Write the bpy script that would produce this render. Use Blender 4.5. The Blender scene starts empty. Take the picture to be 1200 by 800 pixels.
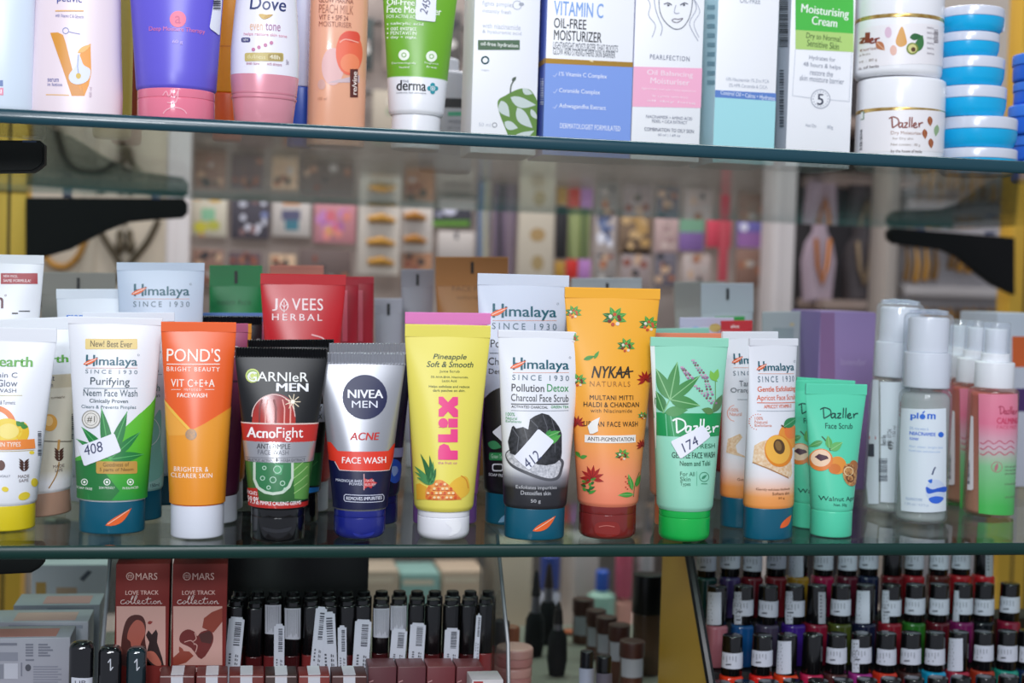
import bpy, bmesh, math, random
from math import sin, cos, pi, radians, sqrt, atan2
from mathutils import Vector, Matrix
from mathutils.geometry import tessellate_polygon

# ------------------------------------------------------------------ camera, light, exposure
sc = bpy.context.scene
COL = sc.collection
F_PX = 1667.0
YAW, PITCH, ROLL, ZC = 10.7, 2.23, 1.796, 0.81
_y, _p, _r = map(radians, (YAW, PITCH, ROLL))
FW = Vector((sin(_y)*cos(_p), cos(_y)*cos(_p), -sin(_p)))
_R0 = Vector((cos(_y), -sin(_y), 0)); _U0 = _R0.cross(FW)
RT = _R0*cos(_r) + _U0*sin(_r); UP = _U0*cos(_r) - _R0*sin(_r)
CAM = -ZC*(FW - (238/F_PX)*UP)
cd = bpy.data.cameras.new('camera'); co = bpy.data.objects.new('camera', cd); COL.objects.link(co)
co.matrix_world = Matrix(((RT.x, UP.x, -FW.x, CAM.x), (RT.y, UP.y, -FW.y, CAM.y), (RT.z, UP.z, -FW.z, CAM.z), (0, 0, 0, 1)))
cd.sensor_width = 36; cd.lens = 36*F_PX/1200; cd.clip_start = 0.02
cd.dof.use_dof = True; cd.dof.focus_distance = 0.83; cd.dof.aperture_fstop = 6.5
sc.camera = co
sc.view_settings.view_transform = 'Standard'; sc.view_settings.look = 'None'
sc.view_settings.gamma = 1; sc.view_settings.exposure = 0.0; sc.view_settings.use_curve_mapping = False
sc.cycles.use_denoising = True
sc.cycles.max_bounces = 10; sc.cycles.transparent_max_bounces = 24; sc.cycles.caustics_reflective = False; sc.cycles.caustics_refractive = False
w = bpy.data.worlds.new('shop_air'); sc.world = w; w.use_nodes = True
w.node_tree.nodes['Background'].inputs[0].default_value = (0.78, 0.84, 1.0, 1); w.node_tree.nodes['Background'].inputs[1].default_value = 0.42
def area(name, loc, target, sx, sy, power, col=(1, 1, 1)):
    l = bpy.data.lights.new(name, 'AREA'); l.shape = 'RECTANGLE'; l.size = sx; l.size_y = sy; l.energy = power; l.color = col
    o = bpy.data.objects.new(name, l); COL.objects.link(o); o.location = loc
    o.rotation_euler = (Vector(target)-Vector(loc)).to_track_quat('-Z', 'Y').to_euler()
area('shop_front_light', (-0.12, -1.25, 0.95), (0.05, 0.1, 0.24), 0.6, 0.45, 14, (0.92, 0.95, 1.0))
area('camera_flash', (-0.34, -1.05, 0.43), (0.05, 0.15, 0.17), 0.18, 0.12, 3.5, (0.93, 0.96, 1.0))
area('background_fill_light', (0.2, 0.75, 1.7), (0.2, 1.15, 0.1), 1.8, 0.3, 38, (1.0, 0.97, 0.97))  # unseen lamp, added to brighten the shop behind the shelves

# ------------------------------------------------------------------ measuring
def ray(px, py): return (FW + ((px-600)/F_PX)*RT - ((py-400)/F_PX)*UP)
def on_y(px, py, Y):
    d = ray(px, py); return CAM + d*((Y-CAM.y)/d.y)
def on_x(px, py, X):
    d = ray(px, py); return CAM + d*((X-CAM.x)/d.x)
def on_z(px, py, Z):
    d = ray(px, py); return CAM + d*((Z-CAM.z)/d.z)
def proj(P):
    d = Vector(P)-CAM; z = d.dot(FW); return 600+F_PX*d.dot(RT)/z, 400-F_PX*d.dot(UP)/z
def mpp(P): return (Vector(P)-CAM).dot(FW)/F_PX
def base_pt(cx, Y, z0):
    by = 500
    for _ in range(5):
        P = on_y(cx, by, Y); by = proj((P.x, Y, z0))[1]
    return Vector((P.x, Y, z0))

# ------------------------------------------------------------------ materials
def lin(h):
    h = h.lstrip('#'); h = h if len(h) == 6 else ''.join(c+c for c in h); v = [int(h[i:i+2], 16)/255 for i in (0, 2, 4)]
    return tuple(c/12.92 if c <= 0.04045 else ((c+0.055)/1.055)**2.4 for c in v) + (1,)
_MC = {}
def M(h, r=0.42, metal=0.0, coat=0.0, spec=0.5):
    k = (h, r, metal, coat, spec)
    if k in _MC: return _MC[k]
    m = bpy.data.materials.new('paint_'+h.strip('#')); m.use_nodes = True
    b = m.node_tree.nodes['Principled BSDF']
    b.inputs['Base Color'].default_value = lin(h); b.inputs['Roughness'].default_value = r; b.inputs['Metallic'].default_value = metal
    b.inputs['Coat Weight'].default_value = coat; b.inputs['Specular IOR Level'].default_value = spec
    _MC[k] = m; return m
def gradM(stops, r=0.4, axis=2, wob=0.0):
    m = bpy.data.materials.new('graded_print'); m.use_nodes = True; nt = m.node_tree; b = nt.nodes['Principled BSDF']
    b.inputs['Roughness'].default_value = r
    tc = nt.nodes.new('ShaderNodeTexCoord'); sp = nt.nodes.new('ShaderNodeSeparateXYZ'); mr = nt.nodes.new('ShaderNodeMapRange'); cr = nt.nodes.new('ShaderNodeValToRGB')
    nt.links.new(tc.outputs['Object'], sp.inputs[0]); nt.links.new(sp.outputs[axis], mr.inputs[0]); nt.links.new(mr.outputs[0], cr.inputs[0]); nt.links.new(cr.outputs[0], b.inputs['Base Color'])
    z0, z1 = stops[0][0], stops[-1][0]; mr.inputs[1].default_value = z0; mr.inputs[2].default_value = z1
    e = cr.color_ramp.elements
    while len(e) < len(stops): e.new(0.5)
    for i, (z, h) in enumerate(stops): e[i].position = (z-z0)/(z1-z0); e[i].color = lin(h)
    return m
def noisyM(h1, h2, scale=30, r=0.5, metal=0.0, det=3):
    m = bpy.data.materials.new('mottled'); m.use_nodes = True; nt = m.node_tree; b = nt.nodes['Principled BSDF']
    tc = nt.nodes.new('ShaderNodeTexCoord'); n = nt.nodes.new('ShaderNodeTexNoise'); cr = nt.nodes.new('ShaderNodeValToRGB')
    n.inputs['Scale'].default_value = scale; n.inputs['Detail'].default_value = det
    nt.links.new(tc.outputs['Object'], n.inputs['Vector']); nt.links.new(n.outputs[0], cr.inputs[0]); nt.links.new(cr.outputs[0], b.inputs['Base Color'])
    cr.color_ramp.elements[0].position = 0.35; cr.color_ramp.elements[0].color = lin(h1); cr.color_ramp.elements[1].position = 0.65; cr.color_ramp.elements[1].color = lin(h2)
    b.inputs['Roughness'].default_value = r; b.inputs['Metallic'].default_value = metal
    return m
def clearM(tint, refl=1.0, rough=0.02, body=0.0, bodycol='#ffffff', f0=0.04):
    """thin clear plastic or glass: see-through, with a reflection that grows towards grazing"""
    m = bpy.data.materials.new('clear'); m.use_nodes = True; nt = m.node_tree; nt.nodes.clear()
    out = nt.nodes.new('ShaderNodeOutputMaterial'); t = nt.nodes.new('ShaderNodeBsdfTransparent'); g = nt.nodes.new('ShaderNodeBsdfGlossy')
    t.inputs[0].default_value = lin(tint); g.inputs['Roughness'].default_value = rough
    geo = nt.nodes.new('ShaderNodeNewGeometry'); dot = nt.nodes.new('ShaderNodeVectorMath'); dot.operation = 'DOT_PRODUCT'
    nt.links.new(geo.outputs['Normal'], dot.inputs[0]); nt.links.new(geo.outputs['Incoming'], dot.inputs[1])
    def mth(op, a, bb=None):
        n = nt.nodes.new('ShaderNodeMath'); n.operation = op
        for i, v in enumerate((a, bb)):
            if v is None: continue
            if isinstance(v, (int, float)): n.inputs[i].default_value = v
            else: nt.links.new(v, n.inputs[i])
        return n.outputs[0]
    a = mth('ABSOLUTE', dot.outputs['Value']); a = mth('SUBTRACT', 1.0, a); a = mth('POWER', a, 6.3)
    a = mth('MULTIPLY', a, (1-f0)*refl); a = mth('ADD', a, f0*refl)
    mx = nt.nodes.new('ShaderNodeMixShader'); nt.links.new(a, mx.inputs[0])
    src = t.outputs[0]
    if body > 0:
        d = nt.nodes.new('ShaderNodeBsdfDiffuse'); d.inputs[0].default_value = lin(bodycol)
        m2 = nt.nodes.new('ShaderNodeMixShader'); m2.inputs[0].default_value = body
        nt.links.new(src, m2.inputs[1]); nt.links.new(d.outputs[0], m2.inputs[2]); src = m2.outputs[0]
    nt.links.new(src, mx.inputs[1]); nt.links.new(g.outputs[0], mx.inputs[2]); nt.links.new(mx.outputs[0], out.inputs[0])
    return m

# ------------------------------------------------------------------ things and parts
def thing(name, label, cat, M4=None, group=None):
    o = bpy.data.objects.new(name, None); COL.objects.link(o); o.empty_display_size = 0.01
    if M4 is not None: o.matrix_world = M4
    o['label'] = label; o['category'] = cat
    if group: o['group'] = group
    return o
def link_mesh(name, me, parent=None, mats=None, smooth=True, ang=35):
    for m in (mats or []): me.materials.append(m)
    if smooth and len(me.polygons):
        me.polygons.foreach_set('use_smooth', [True]*len(me.polygons)); me.set_sharp_from_angle(angle=radians(ang))
    o = bpy.data.objects.new(name, me); COL.objects.link(o)
    if parent: o.parent = parent
    return o
def from_bm(name, bm, mat, parent=None, smooth=True, ang=35):
    me = bpy.data.meshes.new(name); bm.normal_update(); bm.to_mesh(me); bm.free()
    return link_mesh(name, me, parent, mat if isinstance(mat, list) else [mat], smooth, ang)
def tag(o, label, cat, group=None):
    o['label'] = label; o['category'] = cat
    if group: o['group'] = group
    return o
def struct(o): o['kind'] = 'structure'; return o
def dup(root, M4, label, group=None):
    r = root.copy(); COL.objects.link(r); r.matrix_world = M4; r['label'] = label
    if group: r['group'] = group
    for ch in list(root.children):
        c = ch.copy(); COL.objects.link(c); c.parent = r
        for g in list(ch.children):
            d = g.copy(); COL.objects.link(d); d.parent = c
    return r
def bm_box(bm, x0, y0, z0, x1, y1, z1, bev=0.0, seg=2):
    vs = [bm.verts.new(p) for p in ((x0,y0,z0),(x1,y0,z0),(x1,y1,z0),(x0,y1,z0),(x0,y0,z1),(x1,y0,z1),(x1,y1,z1),(x0,y1,z1))]
    fs = [bm.faces.new([vs[i] for i in f]) for f in ((0,3,2,1),(4,5,6,7),(0,1,5,4),(1,2,6,5),(2,3,7,6),(3,0,4,7))]
    if bev:
        es = list({e for f in fs for e in f.edges})
        bmesh.ops.bevel(bm, geom=es, offset=bev, segments=seg, affect='EDGES', profile=0.5)
def box(name, mat, parent, x0, y0, z0, x1, y1, z1, bev=0.0008, seg=2):
    bm = bmesh.new(); bm_box(bm, x0, y0, z0, x1, y1, z1, bev, seg); return from_bm(name, bm, mat, parent)
def bm_tube(bm, pts, r, n=8):
    rings = []; pts = [Vector(p) for p in pts]
    for i, p in enumerate(pts):
        t = (pts[min(i+1, len(pts)-1)]-pts[max(i-1, 0)]).normalized()
        a = t.orthogonal().normalized() if i == 0 else (a0 - t*a0.dot(t)).normalized()
        a0 = a; b = t.cross(a)
        rr = r[i] if isinstance(r, (list, tuple)) else r
        rings.append([bm.verts.new(p+(a*cos(2*pi*k/n)+b*sin(2*pi*k/n))*rr) for k in range(n)])
    for q, s in zip(rings, rings[1:]):
        for k in range(n): bm.faces.new((q[k], q[(k+1) % n], s[(k+1) % n], s[k]))
    bm.faces.new(rings[0][::-1]); bm.faces.new(rings[-1])
def prism(name, mat, parent, pts, y0, y1, bev=0.0):
    """an outline in the x-z plane with thickness along y"""
    bm = bmesh.new(); fr = [bm.verts.new((x, y0, z)) for x, z in pts]; bk = [bm.verts.new((x, y1, z)) for x, z in pts]; n = len(pts)
    f1 = bm.faces.new(fr); f2 = bm.faces.new(bk[::-1])
    for i in range(n): bm.faces.new((fr[i], bk[i], bk[(i+1) % n], fr[(i+1) % n]))
    bmesh.ops.recalc_face_normals(bm, faces=bm.faces)
    if bev: bmesh.ops.bevel(bm, geom=list(f1.edges)+list(f2.edges), offset=bev, segments=2, affect='EDGES')
    bmesh.ops.triangulate(bm, faces=[f for f in bm.faces if len(f.verts) > 4])
    return from_bm(name, bm, mat, parent)

class Loft:
    zr = (-9.0, 9.0)
    """rings (z, half width, half depth, exponent) up the height of a thing"""
    def __init__(s, prof): s.p = [tuple(q) if len(q) == 4 else tuple(q)+(2.0,) for q in prof]
    def at(s, z):
        p = s.p
        if z <= p[0][0]: return p[0][1:]
        for q, r in zip(p, p[1:]):
            if z <= r[0]:
                t = (z-q[0])/max(1e-9, r[0]-q[0]); return tuple(q[i]+(r[i]-q[i])*t for i in (1, 2, 3))
        return p[-1][1:]
    def to3(s, u, z, off):
        z = max(s.zr[0], min(s.zr[1], z)); a, b, n = s.at(z); k = max(-0.996, min(0.996, u/a)); u = k*a
        y = -b*(1-abs(k)**n)**(1/n)
        nx = math.copysign(abs(k)**(n-1)/a, k); ny = -(abs(y/b)**(n-1))/b; l = sqrt(nx*nx+ny*ny) or 1
        return Vector((u+nx/l*off, y+ny/l*off, z))
    def depth(s, u, z):
        a, b, n = s.at(z); k = max(-0.985, min(0.985, u/a)); return -b*(1-abs(k)**n)**(1/n)
    def build(s, name, mat, parent, seg=64, bot=True, top=True, ang=35):
        V = []; Fc = []
        for z, a, b, n in s.p:
            for i in range(seg):
                t = 2*pi*i/seg; c, d = cos(t), sin(t)
                V.append((a*math.copysign(abs(c)**(2/n), c), b*math.copysign(abs(d)**(2/n), d), z))
        for r in range(len(s.p)-1):
            for i in range(seg):
                j = (i+1) % seg; Fc.append((r*seg+i, r*seg+j, (r+1)*seg+j, (r+1)*seg+i))
        if bot: Fc.append(tuple(range(seg))[::-1])
        if top: Fc.append(tuple(range((len(s.p)-1)*seg, len(s.p)*seg)))
        me = bpy.data.meshes.new(name); me.from_pydata(V, [], Fc)
        return link_mesh(name, me, parent, [mat], True, ang)
    flat = False
def rounded(z0, z1, a, b, rb=0.001, rt=0.001, n=2.0, k=4, a1=None, b1=None):
    """profile of a round-cornered drum"""
    a1 = a1 or a; b1 = b1 or b; P = []
    for i in range(k+1):
        t = pi/2*i/k; P.append((z0+rb*(1-cos(t)), a-rb*(1-sin(t)), b-rb*(1-sin(t)), n))
    for i in range(k+1):
        t = pi/2*i/k; P.append((z1-rt*(1-sin(t)), a1-rt*(1-cos(t)), b1-rt*(1-cos(t)), n))
    return P
class Flat:
    """a flat face: local frame Mf (x right, z up, y into the face)"""
    flat = True
    def __init__(s, a, y, Mf=None, h=9.0): s.a = a; s.y = y; s.h = h; s.Mf = Mf or Matrix.Identity(4)
    def to3(s, u, z, off): return s.Mf @ Vector((max(-s.a, min(s.a, u)), s.y-off, max(0.0002 if s.h < 9 else -9, min(s.h, z))))
    def depth(s, u, z): return s.y

# ------------------------------------------------------------------ printing on surfaces
_TC = {}
def glyphs(txt, shear=0.0, track=1.0):
    k = (txt, shear, track)
    if k in _TC: return _TC[k]
    cu = bpy.data.curves.new('t', 'FONT'); cu.body = txt; cu.size = 1; cu.shear = shear; cu.space_character = track; cu.resolution_u = 3; cu.align_x = 'CENTER'
    o = bpy.data.objects.new('t', cu); COL.objects.link(o)
    bpy.context.view_layer.update()
    me = o.evaluated_get(bpy.context.evaluated_depsgraph_get()).to_mesh()
    V = [(v.co.x, v.co.y) for v in me.vertices]; Fc = [tuple(p.vertices) for p in me.polygons]
    o.evaluated_get(bpy.context.evaluated_depsgraph_get()).to_mesh_clear()
    bpy.data.objects.remove(o); bpy.data.curves.remove(cu)
    x0 = min(v[0] for v in V); x1 = max(v[0] for v in V); y0 = min(v[1] for v in V); y1 = max(v[1] for v in V)
    V = [((x-x0)/(x1-x0), (y-y0)/max(1e-6, y1-y0)) for x, y in V]
    _TC[k] = (V, Fc, x1-x0); return _TC[k]
def smooth_pts(pts, n=6, closed=False):
    P = [Vector(p) for p in pts]; out = []; m = len(P)
    for i in range(m if closed else m-1):
        g = lambda j: P[j % m] if closed else P[max(0, min(m-1, j))]
        a, b, c, d = g(i-1), g(i), g(i+1), g(i+2)
        for k in range(n):
            t = k/n; out.append(tuple(0.5*((2*b)+(c-a)*t+(2*a-5*b+4*c-d)*t*t+(3*b-a-3*c+d)*t**3)))
    if not closed: out.append(tuple(P[-1]))
    return out
class Art:
    def __init__(s, root, surf, name='printed_lettering', parent=None, base=1e-4, r=0.4):
        s.root = root; s.surf = surf; s.name = name; s.parent = parent or root; s.V = []; s.F = []; s.I = []; s.m = []; s.base = base; s.r = r
        s.inv = root.matrix_world.inverted()
        s.o = s.inv @ CAM
    def pix(s, px, py):
        d = s.inv.to_3x3() @ ray(px, py); o = s.o
        if s.surf.flat:
            Mi = s.surf.Mf.inverted(); o = Mi @ o; d = Mi.to_3x3() @ d
        y = s.surf.depth(0, 0.05)
        for _ in range(1 if s.surf.flat else 8):
            t = (y-o.y)/d.y; u = o.x+d.x*t; z = o.z+d.z*t; y = 0.5*y+0.5*s.surf.depth(u, z) if _ else s.surf.depth(u, z)
        return u, z
    def slot(s, h, r=None, metal=0.0):
        mt = h if not isinstance(h, str) else M(h, s.r if r is None else r, metal)
        if mt not in s.m: s.m.append(mt)
        return s.m.index(mt)
    def add(s, V, Fc, col, L=2, metal=0.0, r=None):
        """2-D shape (u, z) on the surface"""
        i = s.slot(col, r, metal); off = s.base + L*6e-5
        us = [v[0] for v in V]; zs = [v[1] for v in V]; du, dz = max(us)-min(us), max(zs)-min(zs)
        if not s.surf.flat and (du > 0.0025 or dz > 0.006):
            A0 = max(s.surf.at(min(zs))[0], s.surf.at(max(zs))[0])
            def un(x, z): a = s.surf.at(max(s.surf.zr[0], min(s.surf.zr[1], z)))[0]; return math.asin(max(-0.996, min(0.996, x/a)))*A0
            def re(x, z): return sin(x/A0)*s.surf.at(max(s.surf.zr[0], min(s.surf.zr[1], z)))[0]
            bm = bmesh.new(); vv = [bm.verts.new((x, z, 0)) for x, z in V]
            for f in Fc:
                try: bm.faces.new([vv[q] for q in f])
                except ValueError: pass
            if du > 0.012:
                for x in (-0.9*A0, -0.6*A0, -0.3*A0, 0, 0.3*A0, 0.6*A0, 0.9*A0): bmesh.ops.bisect_plane(bm, geom=bm.verts[:]+bm.edges[:]+bm.faces[:], plane_co=(x, 0, 0), plane_no=(1, 0, 0))
            st = 0.006; z = math.ceil(min(zs)/st)*st
            while z < max(zs):
                bmesh.ops.bisect_plane(bm, geom=bm.verts[:]+bm.edges[:]+bm.faces[:], plane_co=(0, z, 0), plane_no=(0, 1, 0)); z += st
            def out(v): return abs(v.co.x) > 0.985*s.surf.at(max(s.surf.zr[0], min(s.surf.zr[1], v.co.y)))[0]
            def zout(f): return max(v.co.y for v in f.verts) < s.surf.zr[0] or min(v.co.y for v in f.verts) > s.surf.zr[1]
            dead = [f for f in bm.faces if (all(out(v) and v.co.x > 0 for v in f.verts) or all(out(v) and v.co.x < 0 for v in f.verts) or zout(f))]
            if dead: bmesh.ops.delete(bm, geom=dead, context='FACES')
            if not bm.faces: bm.free(); return
            for v in bm.verts: v.co.x = un(v.co.x, v.co.y)
            us = [v.co.x for v in bm.verts]; st = 0.0018; x = (math.floor(min(us)/st)+0.37)*st
            while x < max(us):
                bmesh.ops.bisect_plane(bm, geom=bm.verts[:]+bm.edges[:]+bm.faces[:], plane_co=(x, 0, 0), plane_no=(1, 0, 0)); x += st
            bmesh.ops.triangulate(bm, faces=bm.faces[:])
            bm.verts.index_update(); V = [(re(v.co.x, v.co.y), v.co.y) for v in bm.verts]; Fc = [tuple(v.index for v in f.verts) for f in bm.faces]; bm.free()
        n0 = len(s.V); s.V += [s.surf.to3(u, z, off) for u, z in V]
        for f in Fc: s.F.append(tuple(q+n0 for q in f)); s.I.append(i)
    def fill(s, loc, col, L=2, **k):
        if len(loc) < 3: return
        tri = tessellate_polygon([[Vector((u, z, 0)) for u, z in loc]])
        s.add(loc, [tuple(t) for t in tri], col, L, **k)
    def poly(s, pts, col, L=2, sm=0, **k):
        if sm: pts = smooth_pts(pts, sm, True)
        s.fill([s.pix(*p) for p in pts], col, L, **k)
    def ell(s, cx, cy, rx, ry, col, L=2, rot=0, n=28, **k):
        c, d = cos(radians(rot)), sin(radians(rot))
        s.poly([(cx+rx*cos(2*pi*i/n)*c-ry*sin(2*pi*i/n)*d, cy+rx*cos(2*pi*i/n)*d+ry*sin(2*pi*i/n)*c) for i in range(n)], col, L, **k)
    def ring(s, cx, cy, r, wd, col, L=2, n=28, a0=0, a1=360, ry=None, **k):
        ry = ry or r
        P = [(cx+r*cos(radians(a0+(a1-a0)*i/n)), cy+ry*sin(radians(a0+(a1-a0)*i/n))) for i in range(n+1)]; s.line(P, wd, col, L, **k)
    def rect(s, x0, y0, x1, y1, col, L=1, r=0, **k):
        if r:
            P = []
            for qx, qy, a in ((x1-r, y1-r, 0), (x0+r, y1-r, 90), (x0+r, y0+r, 180), (x1-r, y0+r, 270)):
                P += [(qx+r*cos(radians(a+t)), qy+r*sin(radians(a+t))) for t in (0, 30, 60, 90)]
        else: P = [(x0, y0), (x1, y0), (x1, y1), (x0, y1)]
        s.poly(P, col, L, **k)
    def band(s, y0, y1, col, L=1, cx=None, **k):
        """a band printed right across the front"""
        cx = cx if cx is not None else proj(s.root.matrix_world.translation)[0]
        za = s.pix(cx, y0)[1]; zb = s.pix(cx, y1)[1]; a = 0.06
        if not s.surf.flat: a = max(s.surf.at(za)[0], s.surf.at(zb)[0])
        else: a = s.surf.a
        s.fill([(-a, za), (a, za), (a, zb), (-a, zb)], col, L, **k)
    def line(s, pts, wd, col, L=3, sm=0, **k):
        if sm: pts = smooth_pts(pts, sm)
        P = [s.pix(*p) for p in pts]; h = wd*mpp(s.root.matrix_world @ Vector((0, 0, P[0][1])))/2; V = []; Fc = []
        for (ax, az), (bx, bz) in zip(P, P[1:]):
            l = math.hypot(bx-ax, bz-az)
            if l < 1e-7: continue
            nx, nz = -(bz-az)/l*h, (bx-ax)/l*h; n = len(V)
            V += [(ax+nx, az+nz), (bx+nx, bz+nz), (bx-nx, bz-nz), (ax-nx, az-nz)]; Fc.append((n, n+3, n+2, n+1))
        if V: s.add(V, Fc, col, L, **k)
        V = []; Fc = []
        for (ax, az) in P[1:-1]:
            n = len(V); V += [(ax+h*1.02*cos(i*pi/4), az+h*1.02*sin(i*pi/4)) for i in range(8)]; Fc.append(tuple(range(n, n+8)))
        if V: s.add(V, Fc, col, L+0.25, **k)
    def leaf(s, x0, y0, x1, y1, wd, col, L=3, bend=0.0, vein=None, **k):
        dx, dy = x1-x0, y1-y0; l = math.hypot(dx, dy); nx, ny = -dy/l, dx/l; A = []; B = []; Cn = []
        for i in range(9):
            t = i/8; h = wd/2*sin(pi*t**0.8)*1.0; bx = x0+dx*t+nx*bend*l*sin(pi*t); by = y0+dy*t+ny*bend*l*sin(pi*t)
            A.append((bx+nx*h, by+ny*h)); B.append((bx-nx*h, by-ny*h)); Cn.append((bx, by))
        s.poly(A+B[-2:0:-1], col, L, **k)
        if vein: s.line(Cn, max(0.5, wd*0.08), vein, L+1)
    def text(s, t, x0, y0, x1, y1, col, L=4, bold=0.0, shear=0.0, track=1.0, rot=0, **k):
        """lettering laid out straight on the surface inside the given extent"""
        V, Fc, wd = glyphs(t, shear, track)
        mx, my = (x0+x1)/2, (y0+y1)/2
        ca, cb_ = s.pix(x0, my), s.pix(x1, my); c = ((ca[0]+cb_[0])/2, (ca[1]+cb_[1])/2); W = abs(cb_[0]-ca[0]); H = abs(s.pix(mx, y0)[1]-s.pix(mx, y1)[1])
        cr, sr = cos(radians(rot)), sin(radians(rot)); Q = []
        bd = max(0.0, bold)/(wd+bold); sh = (0.0,) if bold <= 0 else (-0.5, 0.5) if bold < 0.025 else (-0.6, 0.0, 0.6)
        for n, dx in enumerate(sh):
            Q = []
            for a, b in V:
                p, q = ((a-0.5)*(1-bd)+dx*bd)*W, (b-0.5)*H; Q.append((c[0]+p*cr-q*sr, c[1]+p*sr+q*cr))
            s.add(Q, Fc, col, L+n*0.22, **k)
    def vtext(s, t, x0, y0, x1, y1, col, **k):
        """lettering that reads upwards"""
        mx, my = (x0+x1)/2, (y0+y1)/2; w, h = x1-x0, y1-y0
        s.text(t, mx-h/2, my-w/2, mx+h/2, my+w/2, col, rot=90, **k)
    def script(s, strokes, x0, y0, x1, y1, wd, col, L=4, W=8.8, H=4.0):
        for q, st in enumerate(strokes): s.line([(x0+(x1-x0)*x/W, y1-(y1-y0)*y/H) for x, y in smooth_pts(st, 5)], wd, col, L+0.5*q)
    def barcode(s, x0, y0, x1, y1, col='#33343c', L=4, n=11, vert=False, seed=1):
        rd = random.Random(seed); q = 0.0; step = 1.0/n
        for i in range(n):
            a = i*step; b = a+step*rd.uniform(0.3, 0.75)
            if vert: s.rect(x0, y0+(y1-y0)*a, x1, y0+(y1-y0)*b, col, L)
            else: s.rect(x0+(x1-x0)*a, y0, x0+(x1-x0)*b, y1, col, L)
    def done(s, mats_smooth=True):
        me = bpy.data.meshes.new(s.name); me.from_pydata(s.V, [], s.F)
        for m in s.m: me.materials.append(m)
        me.polygons.foreach_set('material_index', s.I)
        if not s.surf.flat: me.polygons.foreach_set('use_smooth', [True]*len(s.F))
        o = bpy.data.objects.new(s.name, me); COL.objects.link(o); o.parent = s.parent
        # every face looks outwards
        bm = bmesh.new(); bm.from_mesh(me); c = Vector((0, 0, 0))
        for f in bm.faces:
            m = f.calc_center_median(); f.normal_update()
            ref = (s.surf.Mf.to_3x3() @ Vector((0, -1, 0))) if s.surf.flat else Vector((m.x, m.y if abs(m.y) > 1e-4 else -1e-4, 0)) + Vector((0, -0.003, 0))
            if f.normal.dot(ref) < 0: f.normal_flip()
        bm.to_mesh(me); bm.free()
        return o
DAZ = [[(0.75, 3.5), (0.8, 2), (0.9, 0.3)], [(0, 3.2), (1.0, 3.75), (2.3, 3.1), (2.4, 1.6), (0.9, 0.3)],
       [(3.5, 1.8), (2.9, 1.9), (2.55, 1.1), (2.8, 0.45), (3.3, 0.9), (3.55, 1.8), (3.5, 0.6), (3.8, 0.4)], [(4.0, 1.85), (4.8, 1.85), (4.05, 0.5), (4.9, 0.5)],
       [(5.45, 3.7), (5.3, 0.45)], [(6.05, 3.7), (5.9, 0.45)], [(6.4, 1.05), (7.05, 1.3), (6.9, 1.9), (6.45, 1.5), (6.4, 0.7), (6.9, 0.35), (7.4, 0.7)], [(7.75, 1.9), (7.85, 0.45)], [(7.85, 1.1), (8.2, 1.8), (8.8, 1.9)]]
TEAL = '#0e5c6c'; ORG = '#f0682a'
def herb_logo(A, x0, y0, x1, y1, ys0=None, ys1=None, L=4):
    w, h = x1-x0, y1-y0
    A.text('H', x0+0.03*w, y0, x0+0.2*w, y0+h*0.84, TEAL, bold=0.03, L=L); A.text('imalaya', x0+0.215*w, y0+0.16*h, x1, y1, TEAL, bold=0.025, L=L)
    A.leaf(x0-0.02*w, y0+0.72*h, x0+0.26*w, y0+0.22*h, 0.3*h, ORG, L=L+2, bend=0.04); A.line([(x0+0.02*w, y0+0.68*h), (x0+0.22*w, y0+0.32*h)], 0.7, '#fff2e8', L=L+3)
    A.ring(x1+0.02*w, y0+0.02*h, 1.1, 0.4, '#7d8790', n=10)
    if ys0:
        A.line([(x0+0.03*w, (ys0+y1-h*0.14)/2), (x1, (ys0+y1-h*0.14)/2)], 0.5, '#e9a48a'); A.text('SINCE 1930', x0+0.02*w, ys0, x1, ys1, '#5b7280', L=L, track=1.5)

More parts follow.
